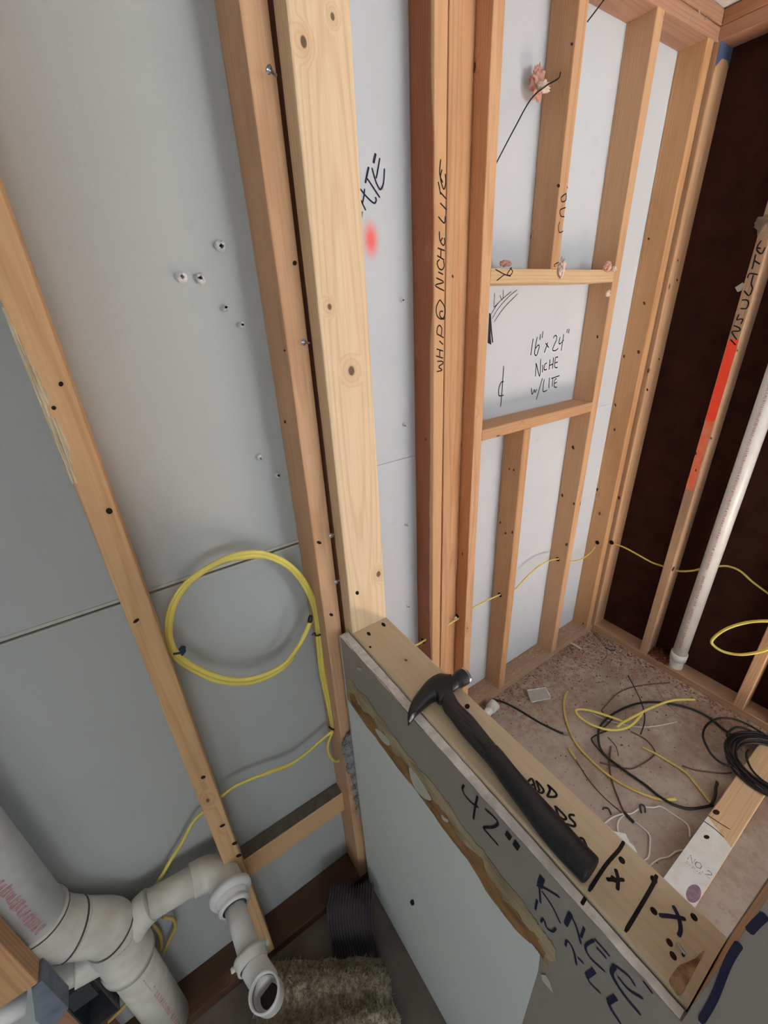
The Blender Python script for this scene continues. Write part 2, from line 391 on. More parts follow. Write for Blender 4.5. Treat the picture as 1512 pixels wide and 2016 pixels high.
G1 = 'studs of the left wall'; G2 = 'studs of the niche wall'; G3 = 'studs of the dark right wall'
M_DARK = wood('shaded_dark_spruce', lin((104, 76, 62)), lin((74, 52, 44)), grime=0.5)  # dark plate wood, with its shadow put into the colour
# photo-marked knots of the post and the knee wall plate (local coordinates: x width, y thickness, z along)
def post_k(px_, py_, r): q = on(1, 0.636, px_, py_); return (q.x - 0.3525, -0.019, q.z - Z0, r)
M_POST = wood('post_pine', lin((230, 204, 166)), lin((208, 172, 126)),
              knots=[post_k(692, 730, .006), post_k(649, 604, .0035), post_k(598, 82, .0045), post_k(745, 1130, .0055), post_k(655, 32, .003)],
              auto=2.0, grime=0.10, ring=0.0046)
def plate_k(px_, py_, r): q = on(2, ZK, px_, py_); return (0.019, q.x - 0.3525, q.y + 0.018, r)   # local x = world z, local y = world x
M_PLATE = wood('plate_pine', lin((204, 188, 160)), lin((194, 176, 147)),
               knots=[plate_k(799, 1300, .003)], auto=2.0, grime=0.15, ring=0.012)

left_stud = lumber('wall_stud', (-.066, -.028, FL, YL, Z0, ZT), 'z', M_LEFT, 'tan stud with a pale splintered edge, leftmost in the picture', G1)
king = lumber('wall_stud', (.264, .302, FL, YL, Z0, ZT), 'z', M_FIR, 'amber stud left of the pale knee wall post, yellow cable stapled down its side', G1)
post = lumber('end_post', (.308, .397, .636, FL, Z0, ZT), 'z', M_POST, 'pale pine post with its wide face forward at the far end of the knee wall', cat='post')
lumber('wall_stud', (.312, .350, FL + .002, YL, Z0, ZT), 'z', M_RED, 'stud added behind the pale post to keep its gap to the amber stud dark', G1)  # filler stud added behind the post so the gap stays dark
block = lumber('blocking', (-.028, .264, .725, YL, .335, .42), 'x', M_LEFT, 'dusty horizontal block near the floor between the two left studs', cat='blocking')
lumber('bottom_plate', (-1.55, .302, FL, YL, 0, Z0), 'x', M_DARK, 'dark bottom plate on the floor under the left studs', cat='plate')
mesh('dust_layer', [(-.027, .7262, .4203), (.263, .7262, .4203), (.263, .762, .4203), (-.027, .762, .4203), (-.027, .7262, .4212), (.263, .7262, .4212), (.263, .762, .4212), (-.027, .762, .4212)], [(0, 3, 2, 1), (4, 5, 6, 7), (0, 1, 5, 4), (1, 2, 6, 5), (2, 3, 7, 6), (3, 0, 4, 7)], plain('grey_dust_layer', lin((112, 104, 94)), .95, var=.6, scale=60), block)
# knee wall
plate = lumber('knee_wall_plate', (.308, .397, -.018, .636, ZK - .038, ZK), 'y', M_PLATE, 'pale top plate of the knee wall with black marker lines and the hammer on it', cat='plate')
for yy in (.59, .2, -.0175):
    lumber('knee_wall_stud', (.309, .396, yy, yy + .036, Z0, ZK - .038), 'z', M_TAN,
           {.59: 'short stud inside the knee wall against the post', .2: 'short stud in the middle of the knee wall', -.0175: 'short stud inside the near end of the knee wall'}[yy], 'knee wall studs')
lumber('bottom_plate', (.308, .397, -.018, .636, 0, Z0), 'y', M_TAN, 'bottom plate of the knee wall on the floor', cat='plate')
near_stud = lumber('wall_stud', (.308, .397, -.057, -.019, 0, ZT), 'z', M_OLD, 'rough stud end of the partition at the near end of the knee wall', 'partition studs')
# niche wall
whip = lumber('wall_stud', (.778, .816, FR, YR, Z0, ZT), 'z', M_WHIP, 'reddish stud lettered WHIP NICHE LITE up its front edge', G2)
second = lumber('wall_stud', (.8168, .8548, FR, YR, Z0, ZT), 'z', M_FIR, 'amber stud nailed against the right of the WHIP stud', G2, bow=0.0040)
lumber('backing_stud', (.8600, .944, .979, YR, Z0, ZT), 'z', M_FIR, 'flat stud set back between the doubled studs and the niche trimmer', G2)
trim_s = lumber('wall_stud', (.945, .983, FR, YR, Z0, ZT), 'z', M_FIR, 'niche trimmer stud on the left of the niche opening', G2)
crip_lo = lumber('cripple_stud', (1.191, 1.229, FR, YR, Z0, 1.299), 'z', M_TAN, 'short cripple stud under the niche sill', G2)
crip_hi = lumber('cripple_stud', (1.240, 1.278, FR, YR, 1.787, ZT), 'z', M_TAN, 'cripple stud above the niche header lettered down its front', G2)
niche_r = lumber('wall_stud', (1.588, 1.627, FR, YR, Z0, ZT), 'z', M_TAN, 'stud on the right of the niche opening', G2)
stud5 = lumber('wall_stud', (1.899, 1.941, FR, YR, Z0, ZT), 'z', M_TAN, 'stud of the niche wall beside the dark corner', G2)
sill = lumber('niche_sill', (.983, 1.588, FR, YR, 1.299, 1.337), 'x', M_TAN, 'horizontal sill under the lettered niche opening', cat='sill')
header = lumber('niche_header', (.983, 1.588, FR, YR, 1.749, 1.787), 'x', M_PINE, 'horizontal header over the niche opening marked R', cat='header')
lumber('bottom_plate', (.41, XF, FR, YR, 0, Z0), 'x', M_DUSTY, 'dusty bottom plate under the niche wall', cat='plate')
tp = lumber('top_plate', (.41, XF, FR, YR, ZT, ZT + .038), 'x', M_RED, 'top plate over the niche wall studs, lower of two', cat='plate')
lumber('top_plate', (.41, XB, FR - .002, YR, ZT + .039, ZT + .077), 'x', M_RED, 'upper of the two top plates over the niche wall', cat='plate')
# dark wall
cor = lumber('wall_stud', (1.957, XB, .915, .953, Z0, ZT), 'z', M_TAN, 'corner stud in front of the dark wall with a blue painted head', G3)
insul = lumber('wall_stud', (XF, XB, .632, .669, Z0, ZT), 'z', M_OLD, 'stud on the dark wall lettered INSULATE with an orange painted stripe', G3)
stud_e = lumber('wall_stud', (XF, XB, .222, .260, Z0, ZT), 'z', M_OLD, 'stud on the dark wall behind the loop of yellow cable', G3)
lumber('wall_stud', (XF, XB, .098, .136, Z0, ZT), 'z', M_OLD, 'stud on the dark wall nearest the black cable coil', G3)
lumber('bottom_plate', (XF, XB, -2.5, FR, 0, Z0), 'y', M_DUSTY, 'dusty bottom plate along the dark wall', cat='plate')
tpr = lumber('top_plate', (XF, XB, -2.5, FR - .001, ZT, ZT + .038), 'y', M_RED, 'lower top plate along the dark wall', cat='plate')
lumber('top_plate', (XF - .002, XB, -2.5, FR - .004, ZT + .039, ZT + .077), 'y', M_RED, 'upper top plate along the dark wall', cat='plate')
lumber('top_plate', (-1.55, .397, FL, YL, ZT, ZT + .038), 'x', M_RED, 'top plate over the left wall studs', cat='plate')
curb = lumber('curb_plate', (.412, 1.90, .034, .122, 0, Z0), 'x', M_PINE, 'pale curb board on the shower floor stamped NO.2 under the black coil', cat='board')

# ------------------------------------------------------------------ knee wall drywall with its torn strip
wk = wall('wall_knee', (0.35, 0.3, 0))
KA, KB = 0.2952, -0.0172                       # the sheet stands a touch askew: its face is X = KA + KB * Y
def XK(y): return KA + KB * y
def PK(pts, fr=None):
    out = []
    for (x, y) in (T(fr, pts) if fr else pts):
        v = ROT @ Vector(((x - PX) / FPX, -(y - PY) / FPX, -1.0)); out.append(CAM + v * ((KA + KB * CAM.y - CAM.x) / (v.x - KB * v.y)))
    return out
mesh('drywall_sheet', [(XK(y) if k == 0 else .3068, y, z) for z in (.03, 1.0605) for y in (-.019, .648) for k in (0, 1)],
     [(0, 2, 3, 1), (4, 5, 7, 6), (0, 1, 5, 4), (2, 6, 7, 3), (0, 4, 6, 2), (1, 3, 7, 5)], M_PAINT, wk)
# chalky cut edge on top of the sheet, a little ragged
b = MB(); n = 60; v = []; f = []
for i in range(n + 1):
    y = -.017 + .665 * i / n; j = 0.0016 * mnoise.noise(Vector((y * 40, 1, 0))); zz = 1.0618 + 0.0012 * mnoise.noise(Vector((y * 60, 5, 0)))
    v += [(XK(y) + .0012 + j, y, 1.056), (XK(y) + .0012 + j, y, zz), (.3060 + .4 * j, y, zz - .0005), (.3060, y, 1.056)]
for i in range(n): f += [(4 * i + k, 4 * i + k + 1, 4 * i + k + 5, 4 * i + k + 4) for k in range(3)]
f += [(0, 1, 2, 3), (4 * n + 3, 4 * n + 2, 4 * n + 1, 4 * n)]
b.add(v, f).build('gypsum_edge', M_GYP, wk)
mesh('corner_bead', [(XK(.65) - .0008, .648, .03), (XK(.65) - .0008, .6525, .03), (.3075, .6525, .03), (XK(.65) - .0008, .648, 1.062), (XK(.65) - .0008, .6525, 1.062), (.3075, .6525, 1.062), (.3075, .648, 1.062), (.3075, .648, .03)],
     [(0, 1, 4, 3), (1, 2, 5, 4), (3, 4, 5, 6), (2, 7, 6, 5), (0, 3, 6, 7)], M_PALEPAPER, wk)
low = [(690, 1383), (705, 1404), (723, 1430), (740, 1451), (757, 1474), (776, 1500), (796, 1527), (815, 1549), (834, 1574), (855, 1603), (873, 1630), (898, 1662), (922, 1693), (944, 1728), (964, 1761), (989, 1794), (1013, 1825), (1034, 1846), (1052, 1861), (1064, 1878)]
top = [(684, 1335), (694, 1340), (705, 1358), (720, 1369), (732, 1386), (745, 1407), (759, 1422), (770, 1443), (784, 1458), (797, 1479), (812, 1494), (830, 1519), (851, 1538), (868, 1563), (888, 1587), (909, 1624), (930, 1650), (951, 1673), (974, 1706), (993, 1731), (1010, 1749), (1029, 1774), (1047, 1800), (1061, 1819), (1080, 1846), (1090, 1858), (1095, 1878), (1092, 1893), (1076, 1908)]
def ragged(pts, amp, seed):
    q = catmull(pts, 4); return [p_ + Vector((0, amp * mnoise.noise(Vector((i * .9, seed, 0))), amp * mnoise.noise(Vector((i * .8, seed, 7))) + .5 * amp * mnoise.noise(Vector((i * 2.3, seed, 3))))) for i, p_ in enumerate(q)]
LOW = ragged(PK(low), .0018, 1.5); TOP = ragged(PK(top), .0055, 4.5)
def flatpoly(name, pts, mat, lift, parent=wk):
    return MB().prism([(XK(q.y) - lift, q.y, q.z) for q in pts], (1, 0, 0), lift * 0.5).build(name, mat, parent)
yr = LOW[-1].y
bare = [Vector((0, .647, .035)), Vector((0, .647, LOW[0].z))] + LOW[1:] + [Vector((0, yr - .003, LOW[-1].z - .05)), Vector((0, yr + .002, .5)), Vector((0, yr, .035))]
flatpoly('bare_paper_face', bare, M_BARE, .0007)
flatpoly('torn_paper_strip', [Vector((0, .647, LOW[0].z))] + LOW[1:] + TOP[::-1], M_CREAM, .0012)
mid = [(a + (bb - a) * (0.52 + 0.30 * mnoise.noise(Vector((i * .22, 3, 1))) + .12 * mnoise.noise(Vector((i * .9, 3, 1))))) for i, (a, bb) in enumerate(zip(LOW, [TOP[min(int(i * (len(TOP) - 1) / (len(LOW) - 1)), len(TOP) - 1)] for i in range(len(LOW))]))]
flatpoly('kraft_layer', LOW[1:-1] + mid[1:-1][::-1], M_BROWNPAPER, .0016)
K6 = (640, 1180, 3.6)
for poly in ([(360, 915), (395, 930), (450, 985), (462, 1030), (430, 1020), (390, 975)], [(600, 1190), (635, 1215), (700, 1310), (755, 1400), (745, 1420), (690, 1390), (630, 1310)], [(830, 1520), (850, 1540), (880, 1560), (870, 1575), (840, 1555)], [(232, 480), (258, 482), (262, 500), (240, 498)]):
    flatpoly('glue_patch', catmull(PK(poly, K6), 3, True), M_PALEPAPER, .0021)
K6b = (1020, 1690, 4.582)
flatpoly('torn_fringe', PK([(215, 1040), (250, 1045), (290, 1110), (318, 1200), (270, 1150), (225, 1090)], K6b), M_PALEPAPER, .0016)
flatpoly('screw_hole', catmull(PK([(808, 1774), (814, 1770), (816, 1780), (811, 1782)]), 3, True), M_HOLE, .0012)
# dark pencil-thin crack along the top of the painted sheet
b = MB(); b.ribbon(catmull(PK([(150, 290), (260, 430), (420, 600), (560, 770), (700, 930)], K6), 4), .0016, (-1, 0, 0), .0006); b.build('edge_crack', M_HOLE, wk)

# ------------------------------------------------------------------ handwriting
def write(parent, axis, val, fr, strokes, w, mat, nrm, name='handwriting', lift=.0007):
    b = MB()
    for st in strokes:
        ww = w
        if isinstance(st, tuple) and isinstance(st[0], (int, float)) and isinstance(st[1], list): ww, st = st
        b.ribbon(catmull(PK(st, fr) if axis == 'knee' else P(axis, val, st, fr), 5), ww, nrm, lift)
    return b.build(name, mat, parent)
NY, NX, NZ = (0, -1, 0), (-1, 0, 0), (0, 0, 1)
write(whip, 1, FR, (840, 310, 4.683), [
    [(170, 150), (174, 230), (165, 280), (150, 285), (125, 190), (140, 110)], [(128, 15), (118, 150), (148, 235)], [(105, 225), (128, 345)], [(122, 318), (180, 385)],
    [(123, 420), (183, 485)], [(105, 545), (160, 605), (170, 540)], [(115, 680), (120, 760), (150, 810), (165, 785), (160, 740)], [(128, 770), (145, 740)],
    [(100, 835), (165, 860)], [(95, 905), (160, 945)], [(130, 850), (128, 925)], [(118, 940), (95, 970), (110, 1020), (140, 1035), (160, 1000), (152, 950)], [(105, 1055), (150, 1080)],
    [(85, 1110), (155, 1150), (78, 1180), (162, 1230)], [(120, 1310), (88, 1380), (95, 1460), (140, 1490), (168, 1440), (160, 1370), (120, 1310)], [(150, 1420), (125, 1420), (120, 1460), (150, 1490), (168, 1480)],
    [(92, 1625), (155, 1662)], [(92, 1625), (98, 1570), (118, 1548), (138, 1580), (132, 1645)], [(115, 1690), (150, 1725)], [(90, 1765), (150, 1785)], [(85, 1830), (150, 1850)], [(120, 1775), (118, 1845)],
    [(95, 1880), (140, 1880), (148, 1900), (110, 1930), (140, 1960), (90, 1975)]], .0034, M_INK, NY)
NI = (950, 570, 7.958)
write(wr, 1, YR, NI, [
    [(790, 770), (752, 1030)], [(855, 740), (815, 960), (822, 1025), (850, 1020), (885, 900), (870, 870), (830, 920)], [(905, 700), (895, 790)], [(945, 655), (930, 760)],
    [(985, 840), (1035, 910)], [(1020, 830), (965, 990)], [(1105, 760), (1135, 720), (1160, 740), (1150, 800), (1095, 940), (1140, 955), (1185, 920)],
    [(1215, 740), (1195, 830), (1215, 850), (1270, 790)], [(1270, 700), (1230, 960)], [(1325, 620), (1318, 680)], [(1355, 615), (1345, 690)],
    [(825, 1365), (835, 1210), (840, 1165), (893, 1360), (908, 1085)], [(940, 1180), (935, 1300)], [(1005, 1150), (975, 1170), (960, 1230), (970, 1260), (1005, 1250)],
    [(1055, 1095), (1040, 1255)], [(1110, 1065), (1095, 1240)], [(1045, 1190), (1105, 1165)], [(1180, 1055), (1140, 1065)], [(1140, 1065), (1128, 1210), (1175, 1220)], [(1135, 1150), (1175, 1135)],
    [(760, 1540), (775, 1640), (810, 1570), (820, 1610), (850, 1560)], [(935, 1390), (840, 1725)], [(965, 1400), (945, 1590), (1010, 1575)], [(1045, 1380), (1035, 1545)],
    [(1070, 1395), (1205, 1350)], [(1100, 1388), (1088, 1520)], [(1160, 1400), (1130, 1415), (1120, 1520), (1165, 1530)], [(1125, 1470), (1165, 1450)],
    [(328, 1195), (305, 1560), (280, 1840)], [(330, 1440), (290, 1455), (255, 1540), (250, 1640), (270, 1665), (330, 1655)]], .0040, M_INK, NY)
write(wr, 1, YR, NI, [[(187, 50), (175, 260), (190, 265), (250, 205)], [(268, 90), (300, 160), (320, 110), (318, 0)], [(130, 390), (230, 230), (330, 130), (450, 30)],
    [(145, 460), (250, 290), (400, 120), (540, 5)], [(178, 510), (330, 290), (550, 65)]], .0024, M_PENCIL, NY, 'pen_lines')
A2 = (400, 0, 3.022)
write(wr, 1, YR, (695, 290, 5.775), [(.0058, [(256, 70), (245, 120), (232, 182)]), [(303, 120), (285, 230), (262, 355)], [(213, 232), (240, 330), (270, 420), (310, 480), (342, 420), (352, 330), (355, 240)],
    (.0052, [(177, 222), (158, 310), (138, 410)]), [(155, 350), (230, 460), (305, 575)], [(78, 470), (150, 560), (235, 635), (262, 605), (252, 565)], [(130, 470), (122, 560), (105, 640)], [(88, 600), (115, 660), (145, 718)], [(100, 730), (95, 800)]], .0040, M_NAVY, NY)
write(insul, 0, XF, (1360, 430, 6.717), [[(935, 290), (875, 385), (890, 440), (940, 465), (985, 380)], [(875, 385), (925, 400)], [(860, 475), (812, 670)], [(845, 560), (915, 605)],
    [(750, 790), (780, 730), (890, 745)], [(830, 745), (800, 860), (815, 930), (770, 1020), (705, 955)], [(675, 1080), (740, 1080), (765, 1120), (735, 1190), (655, 1190)],
    [(640, 1265), (610, 1340), (660, 1330), (690, 1340), (660, 1400)], [(565, 1415), (645, 1450), (640, 1490), (545, 1500), (610, 1605)], [(525, 1600), (595, 1675)]], .0044, M_INK, NX)
# sprayed stripe: body and a thinner, patchier tail
b = MB(); b.ribbon([(XF, .6505, 1.545), (XF, .6505, 1.538), (XF, .6505, 1.40), (XF, .651, 1.25), (XF, .651, 1.245)], .0330, NX, .0005); b.build('orange_stripe', M_SPRAY, insul)
b = MB(); b.ribbon([(XF, .6515, 1.246), (XF, .6515, 1.24), (XF, .6525, 1.10), (XF, .6535, .97), (XF, .6545, .90)], .0300, NX, .00045)
b.build('orange_stripe_tail', plain('thin_orange_spray', lin((238, 112, 78)), 0.75, var=0.8, scale=45, col2=lin((216, 150, 112))), insul)
for st in ([(958, 1110), (955, 1122)], [(950, 1150), (922, 1175), (925, 1200), (948, 1190), (950, 1150)], [(948, 1235), (915, 1250), (918, 1285), (940, 1290)], [(912, 1320), (903, 1350), (910, 1383), (932, 1375)], [(905, 1560), (880, 1575), (885, 1590)]):
    write(crip_hi, 1, FR, (800, 0, 3.022), [st], .0030, M_INK, NY, 'handwritten_letter')
write(header, 1, FR, (780, 480, 3.287), [[(640, 165), (700, 198), (740, 210)], [(735, 155), (752, 180), (735, 205), (718, 195), (748, 152)], [(700, 198), (650, 238)]], .0030, M_INK, NY)
Q3 = (900, 1400, 4.447); Q5 = (1140, 1540, 5.04); Q6 = (1020, 1690, 4.582)
write(plate, 2, ZK, Q3, [[(605, 640), (655, 595), (690, 700)], [(625, 660), (672, 645)], [(690, 610), (755, 690), (735, 720), (700, 695)], [(690, 610), (722, 700)],
    [(790, 645), (865, 720), (855, 752), (785, 750)], [(790, 645), (812, 690), (785, 750)], [(855, 830), (950, 930), (930, 950), (880, 915)], [(855, 830), (885, 915)],
    [(1030, 915), (990, 910), (985, 935), (1030, 985), (1020, 1010), (955, 990)], [(1070, 1115), (1105, 1125), (1140, 1210)]], .0032, M_INK, NZ)
write(plate, 2, ZK, Q5, [[(445, 590), (390, 680), (260, 830), (95, 1085)]], .0042, M_INK, NZ, 'layout_line')
write(plate, 2, ZK, Q5, [[(360, 860), (385, 960), (380, 1075)], [(270, 965), (340, 970), (450, 970)]], .0042, M_INK, NZ)
write(plate, 2, ZK, Q6, [[(1250, 150), (1215, 240), (1100, 440), (965, 665)]], .0040, M_INK, NZ, 'layout_line')
write(plate, 2, ZK, Q6, [[(1395, 425), (1445, 530), (1465, 640), (1445, 705)], [(1270, 515), (1380, 525), (1512, 550)]], .0042, M_NAVY, NZ)
write(wk, 2, 1.0618, Q5, [[(62, 1150), (45, 1180), (25, 1215)]], .0040, M_INK, NZ, 'layout_line')
write(wk, 'knee', 0, Q3, [[(65, 645), (48, 680), (75, 740), (130, 800), (190, 840)], [(182, 740), (160, 840), (145, 945)], [(245, 855), (320, 920), (360, 980), (310, 1015), (235, 1020), (280, 1080), (365, 1175)],
    (.009, [(462, 1068), (452, 1085), (440, 1108)]), (.009, [(533, 1148), (522, 1170), (508, 1195)])], .0040, M_INK, NX)
write(wk, 'knee', 0, Q6, [(.008, [(222, 165), (195, 250)]), [(195, 250), (205, 400)], [(170, 240), (250, 270), (380, 350)], [(215, 290), (310, 430), (385, 585)], [(175, 370), (158, 460)], [(205, 570), (235, 545), (260, 620), (310, 655), (345, 625)],
    (.006, [(480, 490), (455, 540), (430, 600)]), [(470, 490), (530, 620), (570, 770)], [(600, 620), (570, 710)], [(430, 790), (445, 740), (500, 820), (530, 960)], [(540, 890), (595, 945)],
    [(690, 735), (640, 760), (610, 800), (650, 890), (790, 1020)], [(690, 720), (830, 880)], [(710, 800), (800, 900)], (.005, [(880, 965), (850, 1010), (860, 1070), (960, 1230), (1110, 1410)]), [(880, 965), (1000, 1060), (1060, 1150)], [(900, 1060), (1000, 1180), (1130, 1260)],
    (.006, [(690, 1005), (620, 1060)]), [(620, 1060), (660, 1130), (750, 1215)], (.006, [(885, 1245), (815, 1290)]), (.005, [(815, 1290), (850, 1370), (930, 1490)]), [(1130, 1100), (1215, 1215)]], .0032, M_NAVY, NX)
Q8 = (1000, 1480, 2.953)
write(wn, 0, .2955, Q8, [[(1500, 945), (1450, 990), (1400, 1045)], [(1350, 1110), (1310, 1170), (1270, 1250), (1200, 1430), (1120, 1570)]], .0055, M_NAVY, NX)

# dark pry marks, screw holes and nail heads: small flat ovals on a face
def ovals(parent, axis, val, items, mat, nrm, name, lift=.0006):
    for (x, y, rx, ry, ang) in items:
        pts = [(x + rx * math.cos(a) * math.cos(ang) - ry * math.sin(a) * math.sin(ang), y + rx * math.cos(a) * math.sin(ang) + ry * math.sin(a) * math.cos(ang)) for a in (2 * math.pi * k / 10 for k in range(10))]
        q = P(axis, val, pts); N = Vector(nrm)
        MB().prism([a + N * lift * .2 for a in q], N, lift).build(name, mat, parent)
M_PRY = plain('splintered_dark_hole', lin((52, 34, 26)), 0.95, var=0.7, scale=200, col2=lin((20, 14, 12)))
ovals(plate, 2, ZK, [(920, 1391, 5, 5, 0), (1224, 1694, 9, 5, .9), (1208, 1731, 9, 4, .9), (1287, 1732, 10, 5, .9), (1287, 1794, 10, 5, .9), (1318, 1856, 10, 5, 1.0), (1325, 1882, 11, 5, 1.0), (1366, 1806, 10, 5, .9), (1345, 1880, 5, 3, 1)], M_PRY, NZ, 'pry_mark')
ovals(plate, 2, ZK, [(755, 1230, 5, 3, .7), (726, 1248, 4.5, 3, .7), (729, 1274, 2.5, 2, 0)], M_HOLE, NZ, 'screw_hole')
ovals(post, 1, .636, [(703, 1167, 3.5, 4, 0)], M_HOLE, NY, 'screw_hole')
ovals(king, 1, FL, [(580, 518, 4, 5, 0), (560, 690, 2, 2, 0), (652, 1210, 4, 3, .5), (628, 1068, 5, 3, .3)], M_PRY, NY, 'nail_hole')
ovals(left_stud, 1, FL, [(106, 803, 5, 4, .3), (215, 1006, 7, 6, .3), (120, 756, 5, 5, 0), (268, 1222, 7, 3, -.6), (400, 1530, 5, 3, -.4), (462, 1660, 6, 3, -.4), (470, 1684, 6, 3, -.4), (438, 1625, 6, 2.5, -.5)], M_PRY, NY, 'nail_hole')
MB().prism(catmull(P(2, ZK, [(1000, 1415), (1075, 1290), (1140, 1165), (1120, 1170), (1090, 1200), (1040, 1225), (1000, 1240), (965, 1280), (935, 1330), (960, 1380)], Q8), 3, True), (0, 0, 1), .0008).build('torn_end', plain('torn_brown_wood', lin((176, 146, 116)), .95, var=.9, scale=90, col2=lin((112, 78, 58)), bump=.8), plate)
for st in ([(1375, 18), (1378, 28)], [(1356, 40), (1364, 24)], [(1386, 40), (1396, 30)]): write(tp, 1, FR, None, [st], .004, M_STEEL, NY, 'staple')
nl = MB().tube(P(2, ZK + .004, [(985, 1110), (1010, 1150), (1030, 1175)], Q8), .0016, 6).build('bent_nail', M_STEEL, plate)

# splintered pale wane along the left edge of the leftmost stud
spl = P(1, FL, [(12, 605), (22, 612), (60, 690), (100, 792), (104, 808), (112, 822), (140, 880), (160, 938), (150, 951)]); spr = P(1, FL, [(12, 605), (40, 672), (88, 790), (100, 815), (128, 890), (150, 951)])
b = MB(); v = []; f = []; n = 40
for i in range(n + 1):
    z = spl[0].z + (spl[-1].z - spl[0].z) * i / n
    wd = (.006 + .007 * math.sin(math.pi * min(1, i / n * 1.02)) + .003 * mnoise.noise(Vector((0, 0, z * 30)))) * (0.35 + 0.65 * min(1, i / n * 1.5))
    if 0.52 < i / n < 0.58: wd *= 0.45
    v += [(-.0664, FL + .014, z), (-.0668, FL + .001, z), (-.0655 + wd * .5, FL - .0009 - .0006 * (i % 2), z), (-.0660 + wd, FL - .0004, z), (-.066 + wd, FL + .002, z)]
for i in range(n): f += [(5 * i + k, 5 * i + k + 1, 5 * i + k + 6, 5 * i + k + 5) for k in range(4)]
b.add(v, f).build('splintered_edge', plain('pale_splintered_wood', lin((228, 218, 190)), 0.8, var=0.9, scale=3, col2=lin((150, 116, 76)), bump=0.6, stretch=(400, 60, 8)), left_stud)
# blue painted head of the corner stud, grade stamp on the curb board
mesh('blue_paint', [(1.9565, .9145, ZT - .001), (2.049, .9145, ZT - .001), (2.049, .9145, ZT - .050), (2.03, .9145, ZT - .034), (1.990, .9145, ZT - .036), (1.9565, .9145, ZT - .062)], [(0, 1, 2, 3, 4, 5)],
     plain('blue_spray', lin((70, 96, 140)), 0.7, var=0.7, scale=40, col2=lin((90, 100, 120))), cor)
def stamp(parent, lines, org, ux, uy, h, mat, name):
    FONT = {'N': [[(0, 0), (0, 1), (.7, 0), (.7, 1)]], 'O': [[(.35, 1), (0, .75), (0, .25), (.35, 0), (.7, .25), (.7, .75), (.35, 1)]], '.': [[(.1, 0), (.2, .06)]],
            '2': [[(0, .8), (.2, 1), (.55, .95), (.6, .7), (0, 0), (.7, 0)]], 'S': [[(.65, .85), (.3, 1), (.05, .75), (.6, .3), (.3, 0), (0, .15)]], '-': [[(0, .5), (.5, .5)]],
            'T': [[(0, 1), (.7, 1)], [(.35, 1), (.35, 0)]], 'P': [[(0, 0), (0, 1), (.55, .95), (.6, .6), (0, .5)]], 'F': [[(.6, 1), (0, 1), (0, 0)], [(0, .5), (.5, .5)]], ' ': []}
    b = MB(); ux = Vector(ux); uy = Vector(uy)
    for li, (tx, hh) in enumerate(lines):
        x = 0
        for ch in tx:
            for st in FONT[ch]: b.ribbon([Vector(org[li]) + ux * (x + a * hh) + uy * (bb * hh) for a, bb in st], hh * .14, (0, 0, 1), .0007)
            x += hh * (.95 if ch != '.' else .45)
    return b.build(name, mat, parent)
M_STAMP = plain('faded_blue_stamp', lin((112, 120, 142)), 0.8, var=0.8, scale=150, col2=lin((196, 190, 176)))
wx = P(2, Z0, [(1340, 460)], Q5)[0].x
mesh('whitened_end', [(.414, .0345, Z0 + .0004), (wx - .02, .0345, Z0 + .0004), (wx + .025, .1215, Z0 + .0004), (.414, .1215, Z0 + .0004)], [(0, 1, 2, 3)], plain('skylit_wax_coat', lin((232, 236, 236)), .8, var=.35, scale=30, col2=lin((206, 200, 188))), curb)  # whitish coat on this end, skylight overexposure painted into its white
sp0 = P(2, Z0, [(1075, 765)], Q5)[0]
stamp(curb, [('NO.2', .021), ('S-P-F', .010)], [sp0, sp0 + Vector((-.016, 0, 0))], (0, -1, 0), (1, 0, 0), .03, M_STAMP, 'grade_stamp')
ov = P(2, Z0, [(1136, 1105)], Q5)[0]
MB().prism([ov + Vector((.032 * math.cos(a), .016 * math.sin(a), .0003)) for a in (2 * math.pi * k / 20 for k in range(20))], (0, 0, 1), .0005).build('ink_stamp', plain('purple_ink', lin((134, 112, 130)), 0.8, var=0.6, scale=90, col2=lin((180, 150, 160))), curb)
ovals(curb, 2, Z0, [(1410, 1599, 7, 5, .3), (1391, 1648, 6, 4, .2)], M_PRY, NZ, 'knot')
write(curb, 2, Z0, Q5, [[(1280, 330), (1400, 410), (1500, 470)], [(1235, 385), (1340, 460), (1440, 550)]], .0035, M_PENCIL, NZ, 'scored_line')

# small dark knots that show on the sides of the studs
M_KNOT = plain('dark_knot', lin((92, 56, 36)), 0.7, var=0.7, scale=300, col2=lin((54, 30, 20)))
def knots(parent, axis, val, nrm, fr, pts, r=3.6):
    ovals(parent, axis, val, [(x, y, r * rng.uniform(.4, .75), r * rng.uniform(.7, 1.1), rng.uniform(-.3, .3)) for x, y in T(fr, pts)], M_KNOT, nrm, 'knot', .0004)
Z1 = (790, 880, 3.36); Z8 = (1080, 450, 3.5)
knots(crip_lo, 0, 1.191, NX, Z1, [(715, 145), (745, 152), (655, 500), (690, 570), (735, 565)], 3.0)
knots(niche_r, 0, 1.588, NX, Z1, [(1138, 5), (1065, 320), (1142, 375), (1093, 645)]); knots(niche_r, 0, 1.588, NX, Z8, [(337, 745), (167, 1505)])
knots(stud5, 0, 1.899, NX, Z1, [(1297, 280)], 3.0); knots(stud5, 0, 1.899, NX, Z8, [(520, 880), (620, 850), (660, 515), (690, 70), (460, 1215), (455, 1385), (335, 1800)])
knots(cor, 0, 1.957, NX, Z8, [(660, 930), (680, 1110), (485, 1855)], 3.4); knots(cor, 1, .915, NY, Z8, [(760, 900), (885, 355), (890, 220)], 3.0)
knots(insul, 0, XF, NX, Z8, [(1015, 1550), (1015, 1665)], 3.0); knots(insul, 1, .632, NY, Z8, [(1300, 840), (1120, 1445)], 2.6)
